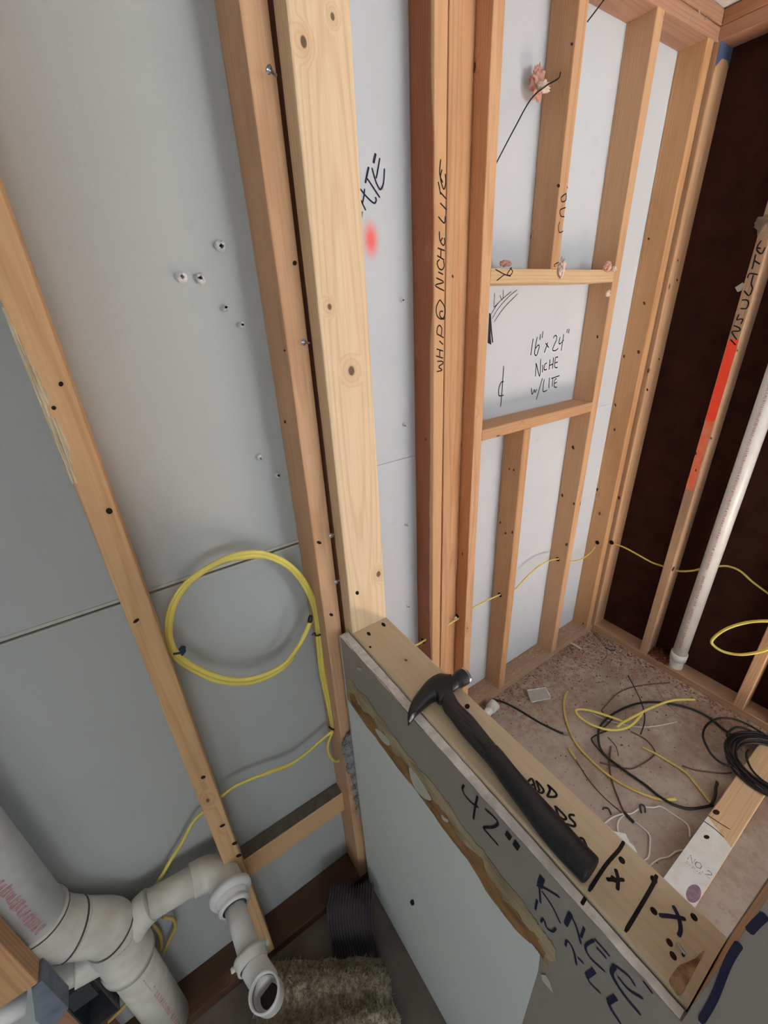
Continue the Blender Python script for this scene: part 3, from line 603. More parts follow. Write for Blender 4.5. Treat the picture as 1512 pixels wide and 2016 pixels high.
knots(trim_s, 0, .945, NX, Z1, [(415, 580)], 4.6); knots(whip, 0, .778, NX, (780, 480, 3.287), [(190, 1265)], 3.4); knots(second, 1, FR, NY, (780, 560, 5.04), [(560, -80)], 4.0)
knots(king, 0, .264, NX, (400, 650, 3.022), [(487, 545)], 4.5); knots(crip_hi, 0, 1.240, NX, (800, 0, 3.022), [(985, 262), (905, 1105)], 5.0)

# ------------------------------------------------------------------ yellow cable of the left bay
def cable(name, pts, r, mat, label, cat='cable', group=None, seg=8, n=8, flat=1.0, up=None, parent=None):
    o = MB().tube(catmull(pts, n), r, seg, True, flat, up).build(name, mat, parent, True)
    if label: tag(o, label, cat, group)
    return o
C1 = (310, 1060, 4.2)
coil = empty('cable_coil', on(1, .70, 485, 1215), 'coiled yellow cable hanging on the left wall between two studs', 'cable')
def loop(pts, y0, y1):
    m = len(pts); return [on(1, y0 + (y1 - y0) * i / (m - 1), *q) for i, q in enumerate(T(C1, pts))]
MB().tube(catmull(loop([(1448, 1560), (1402, 1330), (1352, 1100), (1328, 850), (1305, 620), (1245, 450), (1115, 262), (920, 155), (720, 155), (520, 195), (300, 335), (165, 500), (108, 680), (112, 850), (180, 975), (330, 1075), (520, 1148), (700, 1170), (880, 1130), (1050, 1040), (1160, 900), (1225, 780), (1262, 690)], .722, .690), 8), .0052, 10, True, .62, (0, 1, 0)).build('cable_strand', M_YEL, coil, True)
MB().tube(catmull(loop([(1460, 1570), (1424, 1330), (1370, 1100), (1348, 850), (1330, 650), (1290, 500), (1200, 330), (1050, 190), (850, 118), (650, 135), (450, 222), (240, 368), (125, 540), (85, 700), (92, 840), (150, 980), (300, 1090), (500, 1180), (720, 1200), (880, 1160), (1030, 1080), (1130, 970)], .716, .702), 8), .0052, 10, True, .62, (0, 1, 0)).build('cable_strand', M_YEL, coil, True)
MB().tube(P(1, .690, [(1258, 690), (1264, 665), (1268, 640)], C1), [.0052, .0056, .004], 8).build('black_end', M_BLACK, coil, True)
def tie(name, frm, pts, y, r, parent, mat): return MB().tube(catmull(P(1, y, pts, frm), 5), r, 6).build(name, mat, parent, True)
M_TIE = plain('blue_black_tape', lin((40, 62, 84)), 0.5, var=0.8, scale=300, col2=lin((20, 20, 24)))
tie('twist_tie', C1, [(130, 955), (170, 950), (205, 940), (225, 900), (195, 905), (215, 950), (185, 915), (228, 925), (200, 965)], .688, .0022, coil, M_TIE)
tie('cable_staple', C1, [(1280, 800), (1300, 780), (1310, 805), (1345, 797), (1360, 790)], .708, .0018, coil, M_BLACK)
tie('cable_staple', C1, [(1418, 1555), (1440, 1575), (1470, 1580)], .712, .0022, coil, M_BLACK)
run = P(1, .720, [(1450, 1590), (1330, 1690), (1200, 1800), (1050, 1890), (850, 1960)], C1) + P(1, .722, [(700, 110), (540, 180), (350, 240), (200, 300), (100, 350), (35, 398)], (440, 1480, 5.04)) + \
      [Vector((-.05, .722, on(1, .722, 440, 1567).z - .005))] + P(1, .735, [(1095, 120), (1030, 180), (970, 290), (900, 400), (830, 520), (760, 590), (690, 632), (640, 640)], (0, 1550, 2.7))
cable('branch_cable', run, .0048, M_YEL, 'yellow cable swooping from the staple through the leftmost stud to the drain stack', flat=.65, up=(0, 1, 0))
cable('cable_tail', P(1, .722, [(1448, 1600), (1412, 1690), (1410, 1760), (1440, 1820), (1480, 1842)], C1) + [Vector((.27, .70, on(1, .70, 664, 1500).z))], .0036, M_YEL, 'thin yellow tail looping under the staple into the amber stud')
C4 = (0, 1550, 2.7)
cable('cable_loop', P(1, .742, [(868, 690), (920, 700), (932, 745), (905, 800), (868, 885)], C4), .0042, M_YELD, 'small yellow cable loop under the white branch pipe', group='yellow cable ends by the drain stack')
cable('cable_loop', P(1, .748, [(800, 720), (850, 780), (857, 860)], C4), .0042, M_YELD, 'short yellow cable curve left of the small loop under the branch pipe', group='yellow cable ends by the drain stack')
cable('cable_end', P(1, .735, [(720, 1060), (690, 1120), (640, 1185), (560, 1258)], C4), .0045, M_YELD, 'yellow cable end beside the dark grey box at the bottom left', group='yellow cable ends by the drain stack')
cable('cable_end', P(1, .735, [(400, 820), (340, 855), (280, 890), (225, 928)], C4), .0042, M_YEL, 'yellow cable end sticking out under the big pipe elbow', group='yellow cable ends by the drain stack')

# gypsum-crusted screw tips through the drywall
def screw(parent, axis, val, nrm, x, y, r=.0065, ln=.010, crust=True):
    q = on(axis, val, x, y); N = Vector(nrm); b = MB()
    N = (N + Vector((rng.uniform(-.25, .25), 0, rng.uniform(-.2, .2)))).normalized()
    if crust:
        b.lathe(q, N, [(-.001, r), (ln * .35, r * .95), (ln * .8, r * .75), (ln, r * .35)], 9)
        for i, p_ in enumerate(b.v): b.v[i] = p_ + Vector((rng.uniform(-1, 1), rng.uniform(-1, 1), rng.uniform(-1, 1))) * r * .16
        c = b.build('gypsum_crust', M_GYP, parent)
    MB().lathe(q, N, [(0, .0019), (ln * 1.1, .0018), (ln * 1.6, .0004)], 8).build('drywall_screw', M_NAIL if rng.random() < .5 else M_HOLE, parent, True)
for (x, y) in ((432, 485), (357, 547), (394, 549)): screw(wl, 1, YL, NY, x, y, .0085, .013)
for (x, y) in ((440, 607), (474, 641), (509, 898), (545, 934)): screw(wl, 1, YL, NY, x, y, .0058, .013)
for (x, y) in ((790, 590), (795, 836), (799, 1033), (802, 1192)): screw(wr, 1, YR, NY, x, y, .006, .009)
for (x, y) in ((550, 150), (613, 675), (663, 1050), (672, 1140)):       # bright staple-like screws in the gap beside the post
    q = on(0, .3075, x, y) if False else on(1, .655, x, y)
    MB().lathe(q + Vector((-.004, 0, 0)), (-1, -.4, .2), [(0, .0018), (.010, .0018), (.011, .005), (.0125, .005)], 10).build('loose_screw', M_STEEL, post, True)

# ------------------------------------------------------------------ drain stack
ys = .700
stack = empty('drain_stack', (-.308, ys, 0), 'white plastic drain stack with branch pipe and open trap at the lower left', 'pipe')
def v3(pts, y=ys): return [Vector((x, y, z)) for x, z in pts]
MB().tube(v3([(-.369, .680), (-.369, 1.2), (-.369, ZT)]), .0445, 28).build('upper_pipe', M_PVC, stack, True)
MB().tube(catmull(v3([(-.369, .706), (-.369, .682), (-.364, .655), (-.353, .632), (-.342, .614)]), 5), .0500, 28).build('elbow', M_PVCD, stack, True)
MB().tube(catmull(v3([(-.350, .626), (-.336, .605), (-.320, .583), (-.306, .563), (-.299, .545), (-.298, .520)]), 5), .0485, 28).build('elbow', M_PVCD, stack, True)
for (x, z, ax) in ((-.369, .703, (0, 0, 1)), (-.344, .617, (-.6, 0, .8)), (-.299, .540, (-.25, 0, 1))):
    MB().lathe((x, ys, z), ax, [(-.002, .0506), (.002, .0506)], 28).build('cement_ring', M_PRIMER, stack, True)
wye = MB().lathe((-.300, ys, .405), (0, 0, 1), [(0, .0445), (0, .0535), (.020, .0535), (.022, .050), (.105, .050), (.130, .047)], 28).build('wye_body', M_PVCD, stack, True)
MB().tube(catmull(v3([(-.310, .455), (-.280, .488), (-.254, .514), (-.236, .527), (-.222, .531)]), 5), [.034] * 21, 24).build('branch_hub', M_PVCD, wye, True)
MB().tube(catmull(v3([(-.295, .462), (-.340, .475), (-.378, .486)]), 5), .032, 20).build('side_hub', M_PVCD, wye, True)
MB().tube(v3([(-.374, .485), (-.440, .503)]), .0265, 20).build('side_pipe', M_PVCD, stack, True)
MB().tube(v3([(-.300, .42), (-.302, .2), (-.303, 0.039)]), .0445, 28).build('lower_pipe', M_PVCD, stack, True)
MB().tube(v3([(-.226, .531), (-.112, .512)]), .0302, 24).build('branch_pipe', M_PVCD, stack, True)
cx, cz = -.0700, .508
el = MB().tube(catmull([(-.140, ys, cz + .008), (-.116, ys, cz + .003), (-.094, ys - .008, cz), (-.079, ys - .024, cz), (-.074, ys - .046, cz), (-.072, ys - .066, cz)], 6), .0365, 24).build('branch_elbow', M_PVCD, stack, True)
MB().lathe((cx, .640, cz), (0, -1, 0), [(0, .0365), (.004, .046), (.012, .047), (.018, .044), (.020, .034)], 28).build('flange', M_PVC, stack, True)
nut = MB().lathe((cx, .622, cz), (0, -1, 0), [(0, .035), (.012, .0345), (.013, .031), (.020, .0335), (.024, .0335), (.026, .026)], 28).build('slip_nut', M_PVC, stack, True)
MB().tube([(cx, .600, cz), (cx + .003, .55, cz), (cx + .005, .488, cz)], [.0225, .0222, .0222], 24).build('trap_arm', M_PVC, stack, True)
nut2 = MB().lathe((cx + .005, .505, cz), (0, -1, 0), [(0, .024), (.001, .033), (.008, .0345), (.010, .031), (.022, .0305), (.023, .026)], 28).build('slip_nut', M_PVCD, stack, True)
for a in (.2, 2.9):
    MB().lathe((cx + .005 + .036 * math.cos(a), .501, cz + .036 * math.sin(a)), (0, -1, 0), [(0, .0001), (.001, .0045), (.009, .0045), (.010, .0001)], 8).build('nut_lug', M_PVC, nut2, True)
MB().tube(catmull([(cx + .006, .486, cz), (cx + .010, .470, cz - .001), (cx + .015, .452, cz - .002), (cx + .018, .438, cz - .002)], 4), [.0258] * 12 + [.022], 24).build('trap_bend', M_PVC, stack, True)
cb = Vector((cx + .0205, .428, cz - .030)); cax = (-.12, -.10, 1)
MB().lathe(cb, cax, [(0, .001), (0, .014), (.006, .023), (.018, .0280), (.055, .0288), (.066, .0292), (.067, .0256), (.050, .0254), (.024, .021), (.012, .001)], 30).build('trap_cup', M_PVC, stack, True)
MB().lathe(cb, cax, [(.022, .0212), (.0222, .001)], 30).build('cup_bottom', plain('dark_brown_disc', lin((58, 46, 34)), 0.6), stack, True)  # dark brown disc at the bottom of the cup
MB().lathe(cb, cax, [(.025, .0243), (.052, .0250)], 30).build('cup_lining', plain('dark_brown_bore', lin((108, 90, 66)), 0.7, var=.8, scale=60, col2=lin((46, 36, 28))), stack, True)  # dark brown lining inside the cup
def print_marks(parent, org, along, side, nrm, count, step, h, name='printing', wid=.004, mat=M_PRINT):
    b = MB(); org = Vector(org); al = Vector(along); sd = Vector(side)
    for i in range(count):
        if rng.random() < .14: continue
        c0 = org + al * (i * step)
        for k in range(2): b.ribbon([c0 + al * k * step * .4 - sd * h * rng.uniform(.3, .5), c0 + al * (k * step * .4 + rng.uniform(-.3, .3) * step) + sd * h * rng.uniform(.2, .5)], step * .22, nrm, .0006)
    return tag(b.build(name, mat, parent), kind='stuff')
def radial(a, r): return Vector((r * math.cos(a), r * math.sin(a), 0))
a0 = math.radians(-72)
print_marks(stack, Vector((-.369, ys, .725)) + radial(a0, .0446), (0, 0, 1), radial(a0 + 1.57, 1), radial(a0, 1), 16, .012, .020)
print_marks(stack, Vector((-.303, ys, .08)) + radial(a0 + .2, .0446), (0, 0, 1), radial(a0 + 1.77, 1), radial(a0 + .2, 1), 22, .014, .012)

# cut stud, taped block, grey box and pipe end in the lower left corner
q = on(1, FL - .060, 75, 1935)
lumber('cut_stud', (q.x - .089, q.x, FL - .060, FL - .022, q.z, ZT), 'z', M_OLD, 'cut-off stud ending above the grey block at the lower left corner', G1)
M_TAPE = plain('grey_blue_tape', lin((120, 128, 142)), 0.6, var=0.6, scale=30, col2=lin((84, 90, 102)), bump=0.4)
tb = P(1, FL - .060, [(62, 1948), (82, 1930), (135, 1985), (100, 2030), (70, 2010)])
MB().prism([(p_.x, FL - .060, p_.z) for p_ in tb], (0, 1, 0), .034).build('taped_block', M_TAPE)
tag(bpy.data.objects['taped_block'], 'grey-blue taped block under the cut stud at the lower left corner', 'block')
g = on(1, .70, 178, 1945); M_BOX = plain('dark_grey_plastic', lin((66, 68, 72)), 0.5, var=0.5, scale=25, col2=lin((44, 46, 50)))
box = empty('switch_box', (g.x, .70, g.z - .09), 'dark grey plastic electrical box beside the lower drain pipe', 'box')
bx0, bx1, bz0, bz1 = g.x - .034, min(g.x + .028, -.3505), g.z - .10, g.z + .07
sheet('back', bx0, bx1, .735, .738, bz0, bz1, M_BOX, box); sheet('side', bx0, bx0 + .003, .675, .738, bz0, bz1, M_BOX, box); sheet('side', bx1 - .003, bx1, .675, .738, bz0, bz1, M_BOX, box)
sheet('top', bx0, bx1, .675, .738, bz1 - .003, bz1, M_BOX, box); sheet('bottom', bx0, bx1, .675, .738, bz0, bz0 + .003, M_BOX, box); sheet('flap', bx0 + .004, bx1 - .012, .678, .680, bz1 - .07, bz1 - .004, M_BOX, box)
lumber('wall_stud', (g.x - .078, g.x - .034, FL + .005, YL, Z0, g.z + .03), 'z', M_RED, 'short reddish stud behind the side pipe at the lower left', G1)
MB().tube(P(1, .64, [(-40, 2010), (10, 1996), (52, 1975)]), .017, 16).build('pipe_end', M_PVC, None, True)
tag(bpy.data.objects['pipe_end'], 'white plastic pipe end in the bottom left corner', 'pipe')

# ------------------------------------------------------------------ carpet scrap, ribbed mat, fibre wad
def fbm(x, y, z=0.0): return mnoise.noise(Vector((x, y, z))) + .5 * mnoise.noise(Vector((2.1 * x, 2.1 * y, z + 5)))
A, B, Cc, D = Vector((-.055, .655, 0)), Vector((.222, .480, 0)), Vector((.150, .16, 0)), Vector((-.30, .40, 0))
nu, nv = 46, 60; v = []; f = []
def carpet_pt(u, w):
    p_ = A.lerp(B, u).lerp(D.lerp(Cc, u), w)
    p_ += (B - A).normalized() * (.012 * fbm(w * 5, u * 3, 2)) * (1 if .02 < u < .98 else 1.3)
    h = .035 + .06 * math.exp(-((w - .14 - .05 * u) / .13) ** 2) + .075 * math.exp(-((w - .50 + .1 * u) / .10) ** 2) + .018 * fbm(u * 4, w * 5, 1)
    return Vector((p_.x, p_.y, max(.012, h * (1 - .5 * (1 - min(1, (1 - abs(2 * u - 1)) * 5))))))
for j in range(nv + 1):
    for i in range(nu + 1): v.append(carpet_pt(i / nu, j / nv))
for j in range(nv):
    for i in range(nu): a = j * (nu + 1) + i; f.append((a, a + 1, a + nu + 2, a + nu + 1))
M_CARPET = plain('beige_carpet', lin((196, 186, 164)), 0.95, var=0.9, scale=70, col2=lin((128, 116, 96)), spec=0.1)
carpet = empty('carpet_scrap', (0, .4, 0), 'rumpled beige shag carpet scrap on the floor by the open trap', 'carpet')
mesh('backing', v, f, M_CARPET, carpet, smooth=True)
b = MB()
for k in range(15000):
    u, w = rng.random(), rng.random(); p_ = carpet_pt(u, w)
    L = rng.uniform(.008, .016); d = Vector((rng.gauss(0, .5), rng.gauss(0, .5) - .25, rng.uniform(.5, 1.2))).normalized()
    s = Vector((rng.gauss(0, 1), rng.gauss(0, 1), 0)).normalized() * .0011
    b.add([p_ - s, p_ + s, p_ + d * L * .6 + s * .8, p_ + d * L], [(0, 1, 2, 3)])
tag(b.build('pile', M_CARPET, carpet), kind='stuff')

v = []; f = []; eU = Vector((.85, -.53, 0)); eW = Vector((-.45, -.89, 0)); c00 = Vector((.215, .640, 0))
path = catmull([(0, 0, .02), (.002, 0, .12), (.012, 0, .153), (.035, 0, .158), (.060, 0, .150), (.078, 0, .10), (.092, 0, .045), (.115, 0, .020), (.20, 0, .014), (.32, 0, .012), (.50, 0, .012)], 7); nr = 64; m = len(path)
for i, c0 in enumerate(path):
    tt = i / (m - 1); half = .066
    tan = (path[min(i + 1, m - 1)] - path[max(i - 1, 0)]).normalized(); nn = eW * (-tan.z) * -1 + Vector((0, 0, tan.x)); nn = Vector((0, 0, 1)) * tan.x + eW * (-tan.z)
    for k in range(nr + 1):
        s = k / nr * 2 - 1; rib = .0038 * (1 if (k // 2) % 2 else -1)
        q = c00 + eW * (c0.x + .010 * fbm(s * 2, tt * 6)) + eU * (s * half + .006 * math.sin(tt * 9)) + Vector((0, 0, c0.z)) + nn * rib
        q.x = min(q.x, .287); q.y = min(q.y, .670); q.z = max(q.z, .005); v.append(q)
for i in range(m - 1):
    for k in range(nr): a = i * (nr + 1) + k; f.append((a, a + 1, a + nr + 2, a + nr + 1))
mo = mesh('ribbed_mat', v, f, plain('dark_ribbed_rubber', lin((84, 78, 82)), 0.8, var=0.6, scale=20, col2=lin((56, 51, 56))))
sol = mo.modifiers.new('thick', 'SOLIDIFY'); sol.thickness = .004; sol.offset = -1
tag(mo, 'dark ribbed mat slumped in the corner against the knee wall', 'mat')

def lump(name, c, rx, ry, rz, mat, label, cat, seed, rough=.45, sub=4, freq=2.2, group=None, parent=None):
    bm = bmesh.new(); bmesh.ops.create_icosphere(bm, subdivisions=sub, radius=1.0)
    for q in bm.verts:
        d = 1 + rough * mnoise.noise(q.co * freq + Vector((seed, 0, 0))) + rough * .6 * mnoise.noise(q.co * freq * 2.7 + Vector((0, seed, 0)))
        q.co = Vector((q.co.x * rx, q.co.y * ry, q.co.z * rz)) * d
    me = bpy.data.meshes.new(name); bm.to_mesh(me); bm.free()
    o = link(name, me, mat, parent, Matrix.Translation(Vector(c)), True)
    return tag(o, label, cat, group) if label else o
M_WOOL = plain('grey_fibre', lin((168, 170, 170)), 0.95, var=0.8, scale=120, col2=lin((108, 108, 108)), bump=0.8)
wad = empty('fibre_wad', on(1, .66, 690, 1520), 'grey crumpled fibre squeezed between amber stud and knee wall', 'insulation')
for k, (x, y, r) in enumerate(((690, 1452, .013), (686, 1470, .019), (692, 1490, .018), (694, 1510, .017), (702, 1530, .014), (705, 1552, .014), (707, 1575, .013), (709, 1594, .010))):
    c0 = on(1, .664, x, y); lump('fibre_tuft', (min(c0.x, .288), .664, c0.z), r * .9, r * .5, r * 1.3, M_WOOL, None, None, k * 3.1, .5, 4, 3.0, parent=wad)
b = MB()
for k in range(260):
    x, y = rng.choice(((684, 1465), (690, 1490), (694, 1512), (700, 1540), (706, 1570), (708, 1592))); c0 = on(1, .657, x + rng.gauss(0, 6), y + rng.gauss(0, 9)); c0.x = min(c0.x, .290)
    d = Vector((rng.gauss(-.6, .7), -abs(rng.gauss(.3, .4)), rng.gauss(0, .6))).normalized()
    b.tube([c0, c0 + d * .006 + Vector((0, 0, .001)), c0 + d * .012 + Vector((0, 0, -.002))], [.0006, .0005, .0002], 3, False)
tag(b.build('loose_fibre', M_WOOL, wad), kind='stuff')

# ------------------------------------------------------------------ claw hammer lying on the plate
H2 = (780, 1290, 6.873); H3 = (900, 1400, 4.447)
M_HEAD = plain('black_hammer_steel', lin((46, 46, 50)), 0.42, 0.55, var=0.5, scale=60, col2=lin((28, 27, 30)), spec=0.5)
M_SHAFT = plain('black_ribbed_shaft', lin((62, 61, 62)), 0.6, var=0.9, scale=5, col2=lin((24, 24, 26)), bump=0.6, stretch=(90, 6, 90))
M_GRIP = plain('black_rubber_grip', lin((22, 24, 28)), 0.5, var=0.4, scale=200, col2=lin((48, 52, 56)), spec=0.5, bump=0.3)
HZ = ZK + .0150
ham = empty('claw_hammer', on(2, ZK, 900, 1380), 'black claw hammer lying on its side on the knee wall plate', 'hammer')
upper = P(2, HZ, [(158, 930), (152, 850), (168, 760), (215, 640), (290, 535), (395, 405), (490, 325), (585, 280), (640, 288), (700, 296), (742, 300)], H2)
lower = P(2, HZ, [(166, 935), (205, 885), (272, 800), (345, 735), (430, 655), (500, 600), (545, 590), (590, 640), (700, 600), (760, 540), (768, 470)], H2)
up = catmull(upper, 4); lw = catmull(lower, 4); n = len(up); v = []; f = []; SEC = 10
for i in range(n):
    a, c0 = up[i], lw[i]; tt = i / (n - 1); mid_ = (a + c0) / 2; hw = (a - c0) / 2
    th = .0045 + .0095 * min(1, tt * 1.9) ** .8
    for k in range(SEC):
        an = 2 * math.pi * k / SEC; ca, sa = math.cos(an), math.sin(an)
        ca = math.copysign(abs(ca) ** .6, ca); sa = math.copysign(abs(sa) ** .6, sa)
        v.append(mid_ + hw * ca + Vector((0, 0, th * sa)))
for i in range(n - 1):
    for k in range(SEC): f.append((i * SEC + k, i * SEC + (k + 1) % SEC, (i + 1) * SEC + (k + 1) % SEC, (i + 1) * SEC + k))
f += [tuple(range(SEC))[::-1], tuple((n - 1) * SEC + k for k in range(SEC))]
head = mesh('head', v, f, M_HEAD, ham, smooth=True)
# groove of the claw and its bright worn tip
tipA, tipB = P(2, HZ + .004, [(178, 905), (262, 790)], H2)
MB().tube([tipA, (tipA + tipB) / 2 + Vector((0, 0, .003)), tipB + Vector((0, 0, .003))], [.0018, .0032, .0016], 8).build('worn_tip', M_STEEL, head, True)
gA = P(2, HZ + .008, [(230, 720), (300, 650), (400, 560), (470, 500)], H2)
MB().tube(catmull(gA, 5), [.0010] * 16, 6).build('claw_slot', M_HOLE, head, True)
n0 = on(2, HZ, *T(H2, [(745, 395)])[0]); n1 = on(2, HZ, *T(H2, [(950, 268)])[0]); ax = (n1 - n0); LN = ax.length; ax.normalize()
MB().lathe(n0 - ax * .014, ax, [(0, .0135), (.012, .0128), (.020, .0112), (LN * .62, .0112), (LN * .78, .0135), (LN * .86, .0148), (LN + .009, .0150)], 28).build('poll', M_HEAD, ham, True)
MB().lathe(n0 - ax * .014, ax, [(LN + .0088, .0150), (LN + .0125, .0148), (LN + .0145, .0132), (LN + .0150, .001)], 28).build('striking_face', M_STEEL, ham, True)
hl = T(H2, [(600, 560), (622, 660), (655, 740), (720, 820)]) + T(H3, [(40, 185), (130, 290), (222, 392), (262, 440), (320, 520), (420, 665), (540, 830), (720, 1075), (900, 1285), (1040, 1430), (1105, 1505)])
hr = T(H2, [(765, 500), (800, 570), (826, 618), (880, 690)]) + T(H3, [(140, 60), (245, 190), (350, 318), (410, 385), (455, 440), (545, 550), (680, 700), (885, 920), (1060, 1115), (1180, 1240), (1250, 1310)])
def handle(name, i0, i1, hz, mat, ribs=False):
    L = catmull([on(2, ZK + hz, *q) for q in hl[i0:i1]], 6); Rr = catmull([on(2, ZK + hz, *q) for q in hr[i0:i1]], 6); v = []; f = []; m = len(L); S = 20
    for i in range(m):
        c0 = (L[i] + Rr[i]) / 2; hw = (Rr[i] - L[i]) / 2; e = 1.0
        if name == 'grip':
            if i > m - 4: e = (1.0, .98, .93, .80)[i - (m - 4)]
            if i < 3: e = (.90, .97, 1.0)[i]
        zc = ZK + (hz if name == 'grip' else .015); zh = (hz - .0012) if name == 'grip' else .0125
        for k in range(S):
            an = 2 * math.pi * k / S; rr = 1 + (.035 * (k % 2) if ribs else 0)
            v.append(Vector((c0.x, c0.y, zc)) + hw * math.cos(an) * e * rr + Vector((0, 0, zh * math.sin(an) * e * rr)))
    for i in range(m - 1):
        for k in range(S): f.append((i * S + k, i * S + (k + 1) % S, (i + 1) * S + (k + 1) % S, (i + 1) * S + k))
    f += [tuple(range(S))[::-1], tuple((m - 1) * S + k for k in range(S))]
    return mesh(name, v, f, mat, ham, smooth=True)
handle('shaft', 0, 8, .016, M_SHAFT, True); handle('grip', 6, 15, .0175, M_GRIP)

# ------------------------------------------------------------------ vent pipe and cables of the shower
vent = empty('vent_pipe', (2.0, .512, 0), 'white plastic vent pipe with red print standing in front of the dark wall', 'pipe')
vx, vy = 1.998, .512
MB().tube([(vx, vy, .11), (vx, vy - .002, 1.2), (vx, vy - .004, ZT + .03)], .0302, 24).build('pipe', M_PVC, vent, True)
MB().lathe((vx, vy, .085), (0, 0, 1), [(0, .0302), (0, .0350), (.040, .0355), (.042, .0302)], 24).build('coupling', M_PVC, vent, True)
MB().tube([(vx, vy, .012), (vx, vy, .09)], .0300, 24).build('lower_pipe', M_PVCD, vent, True)
MB().lathe((vx, vy - .0002, .1265), (0, 0, 1), [(0, .0304), (.002, .0304)], 24).build('cement_ring', M_PRIMER, vent, True)
a1 = math.atan2(-.24, -1.0) - .18
print_marks(vent, Vector((vx, vy - .001, .15)) + radial(a1, .0304), (0, 0, 1), radial(a1 + 1.57, 1), radial(a1, 1), 115, .011, .011)
W1 = (780, 1080, 4.447); W2 = (1040, 1060, 5.4); W3 = (1112, 950, 3.78)
yh = .968
seg = P(1, yh, [(120, 870), (170, 845), (235, 812)], W1) + P(1, yh - .006, [(455, 665), (545, 612)], W1) + P(1, yh, [(640, 540), (655, 530), (750, 475), (905, 405)], W1) + \
      [Vector((1.21, yh, on(1, yh, 983, 1171).z - .002))] + P(1, yh, [(1020, 372), (1150, 240), (1270, 140), (1400, 92)], W1) + P(1, yh, [(438, 240), (520, 235), (600, 200), (680, 130), (738, 45)], W2)
cable('shower_cable', seg, .0046, M_YEL, 'yellow cable threaded through the drilled studs of the niche wall', flat=.7, up=(0, 1, 0))
Xc = 2.012
seg = P(0, Xc - .02, [(350, 447), (370, 456), (450, 486), (560, 546), (650, 596), (715, 618)], W3) + P(0, Xc, [(800, 646), (860, 660), (950, 656), (1025, 640)], W3) + P(0, 2.040, [(1155, 622), (1230, 626), (1310, 662), (1400, 742), (1512, 825), (1600, 900)], W3)
cable('dark_wall_cable', seg, .0046, M_YEL, 'yellow cable crossing the dark wall behind the vent pipe', flat=.7, up=(1, 0, 0))
cable('hanging_loop', P(0, 1.945, [(1640, 1040), (1512, 1030), (1350, 1042), (1200, 1090), (1105, 1160), (1100, 1205), (1180, 1258), (1300, 1280), (1420, 1266), (1512, 1240), (1620, 1200)], W3), .0062, M_YEL, 'big loop of yellow cable hanging in front of the dark wall at right', flat=.8, up=(1, 0, 0))
def hole(parent, axis, val, nrm, x, y, r=.011):
    q = on(axis, val, x, y); N = Vector(nrm)
    MB().lathe(q + N * .0002, N, [(0, r), (.0005, r), (.0005, .0001)], 14).build('drilled_hole', M_HOLE, parent)
hole(crip_lo, 0, 1.191, NX, 984, 1171); hole(niche_r, 0, 1.588, NX, 1098, 1101); hole(stud5, 0, 1.899, NX, 1176, 1068); hole(cor, 0, 1.957, NX, 1204, 1068, .012)
hole(whip, 0, .778, NX, 833, 1262, .012); hole(trim_s, 0, .945, NX, 900, 1214, .012); hole(left_stud, 0, -.028, (1, 0, 0), 447, 1560, .010); hole(insul, 1, .632, NY, 1325, 1120, .012)
# thin black wires of the niche wall
cable('thin_wire', P(1, .955, [(520, 1000), (548, 945), (640, 770), (740, 592), (830, 512), (900, 470), (912, 452), (917, 430)], (800, 0, 3.022)), .0019, M_BLACK, 'thin black wire bowed between niche trimmer and upper cripple', seg=6)
cable('thin_wire', P(1, .985, [(1078, 128), (1130, 60), (1190, -20)], (800, 0, 3.022)), .0019, M_BLACK, 'short thin black wire at the top right of the upper cripple', seg=6)
lead = empty('lead_bundle', P(1, 1.0, [(118, 600)], NI)[0], 'short bundle of black wire ends at the left edge of the niche', 'wire')
for pts in ([(112, 370), (100, 620), (88, 840)], [(118, 380), (120, 620), (105, 850)], [(122, 400), (138, 640), (158, 830)], [(118, 420), (112, 650), (128, 860)]):
    MB().tube(catmull(P(1, .990, pts, NI), 5), .0021, 6).build('wire', M_BLACK, lead, True)

# ------------------------------------------------------------------ pink insulation tufts, foam crumbs
M_PINK = plain('pink_fibreglass', lin((226, 178, 166)), 0.95, var=0.8, scale=90, col2=lin((190, 122, 112)), bump=0.8)
M_FOAM = plain('white_pink_foam', lin((232, 214, 204)), 0.9, var=0.6, scale=120, col2=lin((196, 160, 150)), bump=0.6)
gt = 'insulation tufts on the niche framing'
def tuft(x, y, pl, r, sq, label, mat=M_FOAM, seed=0, axis=1):
    c0 = on(axis, pl, x, y); return lump('insulation_tuft', c0, r * sq[0], r * sq[1], r * sq[2], mat, label, 'insulation', seed, .55, 4, 2.6, gt)
tuft(1058, 164, .985, .030, (.75, .4, 1.0), 'pink insulation tuft high on the drywall left of the upper cripple', M_PINK, 1.3)
tuft(1070, 172, .965, .017, (1.2, .6, .6), 'pale insulation tuft against the side of the upper cripple', M_FOAM, 5.3)
tuft(1106, 529, .921, .017, (.8, .5, 1.3), 'pink and white tuft at the middle of the niche header', M_FOAM, 2.3)
tuft(1196, 525, .921, .015, (1.1, .6, .9), 'pink tuft at the right end of the niche header', M_PINK, 8.3)
tuft(1209, 530, .914, .010, (1.1, .6, .8), 'white foam crumb at the right end of the niche header', M_FOAM, 3.3)
tuft(1197, 578, .930, .010, (1.0, .6, 1.0), 'white foam crumb on the niche stud below the header', M_FOAM, 4.7)
tuft(995, 519, .955, .012, (1.6, .8, .6), 'dark pink tuft on the left end of the niche header', M_PINK, 6.1)
tuft(897, 1217, .930, .006, (1.0, .6, 1.0), 'white foam crumb low on the niche trimmer', M_FOAM, 7.7)
c0 = on(0, 1.968, 1452, 570)
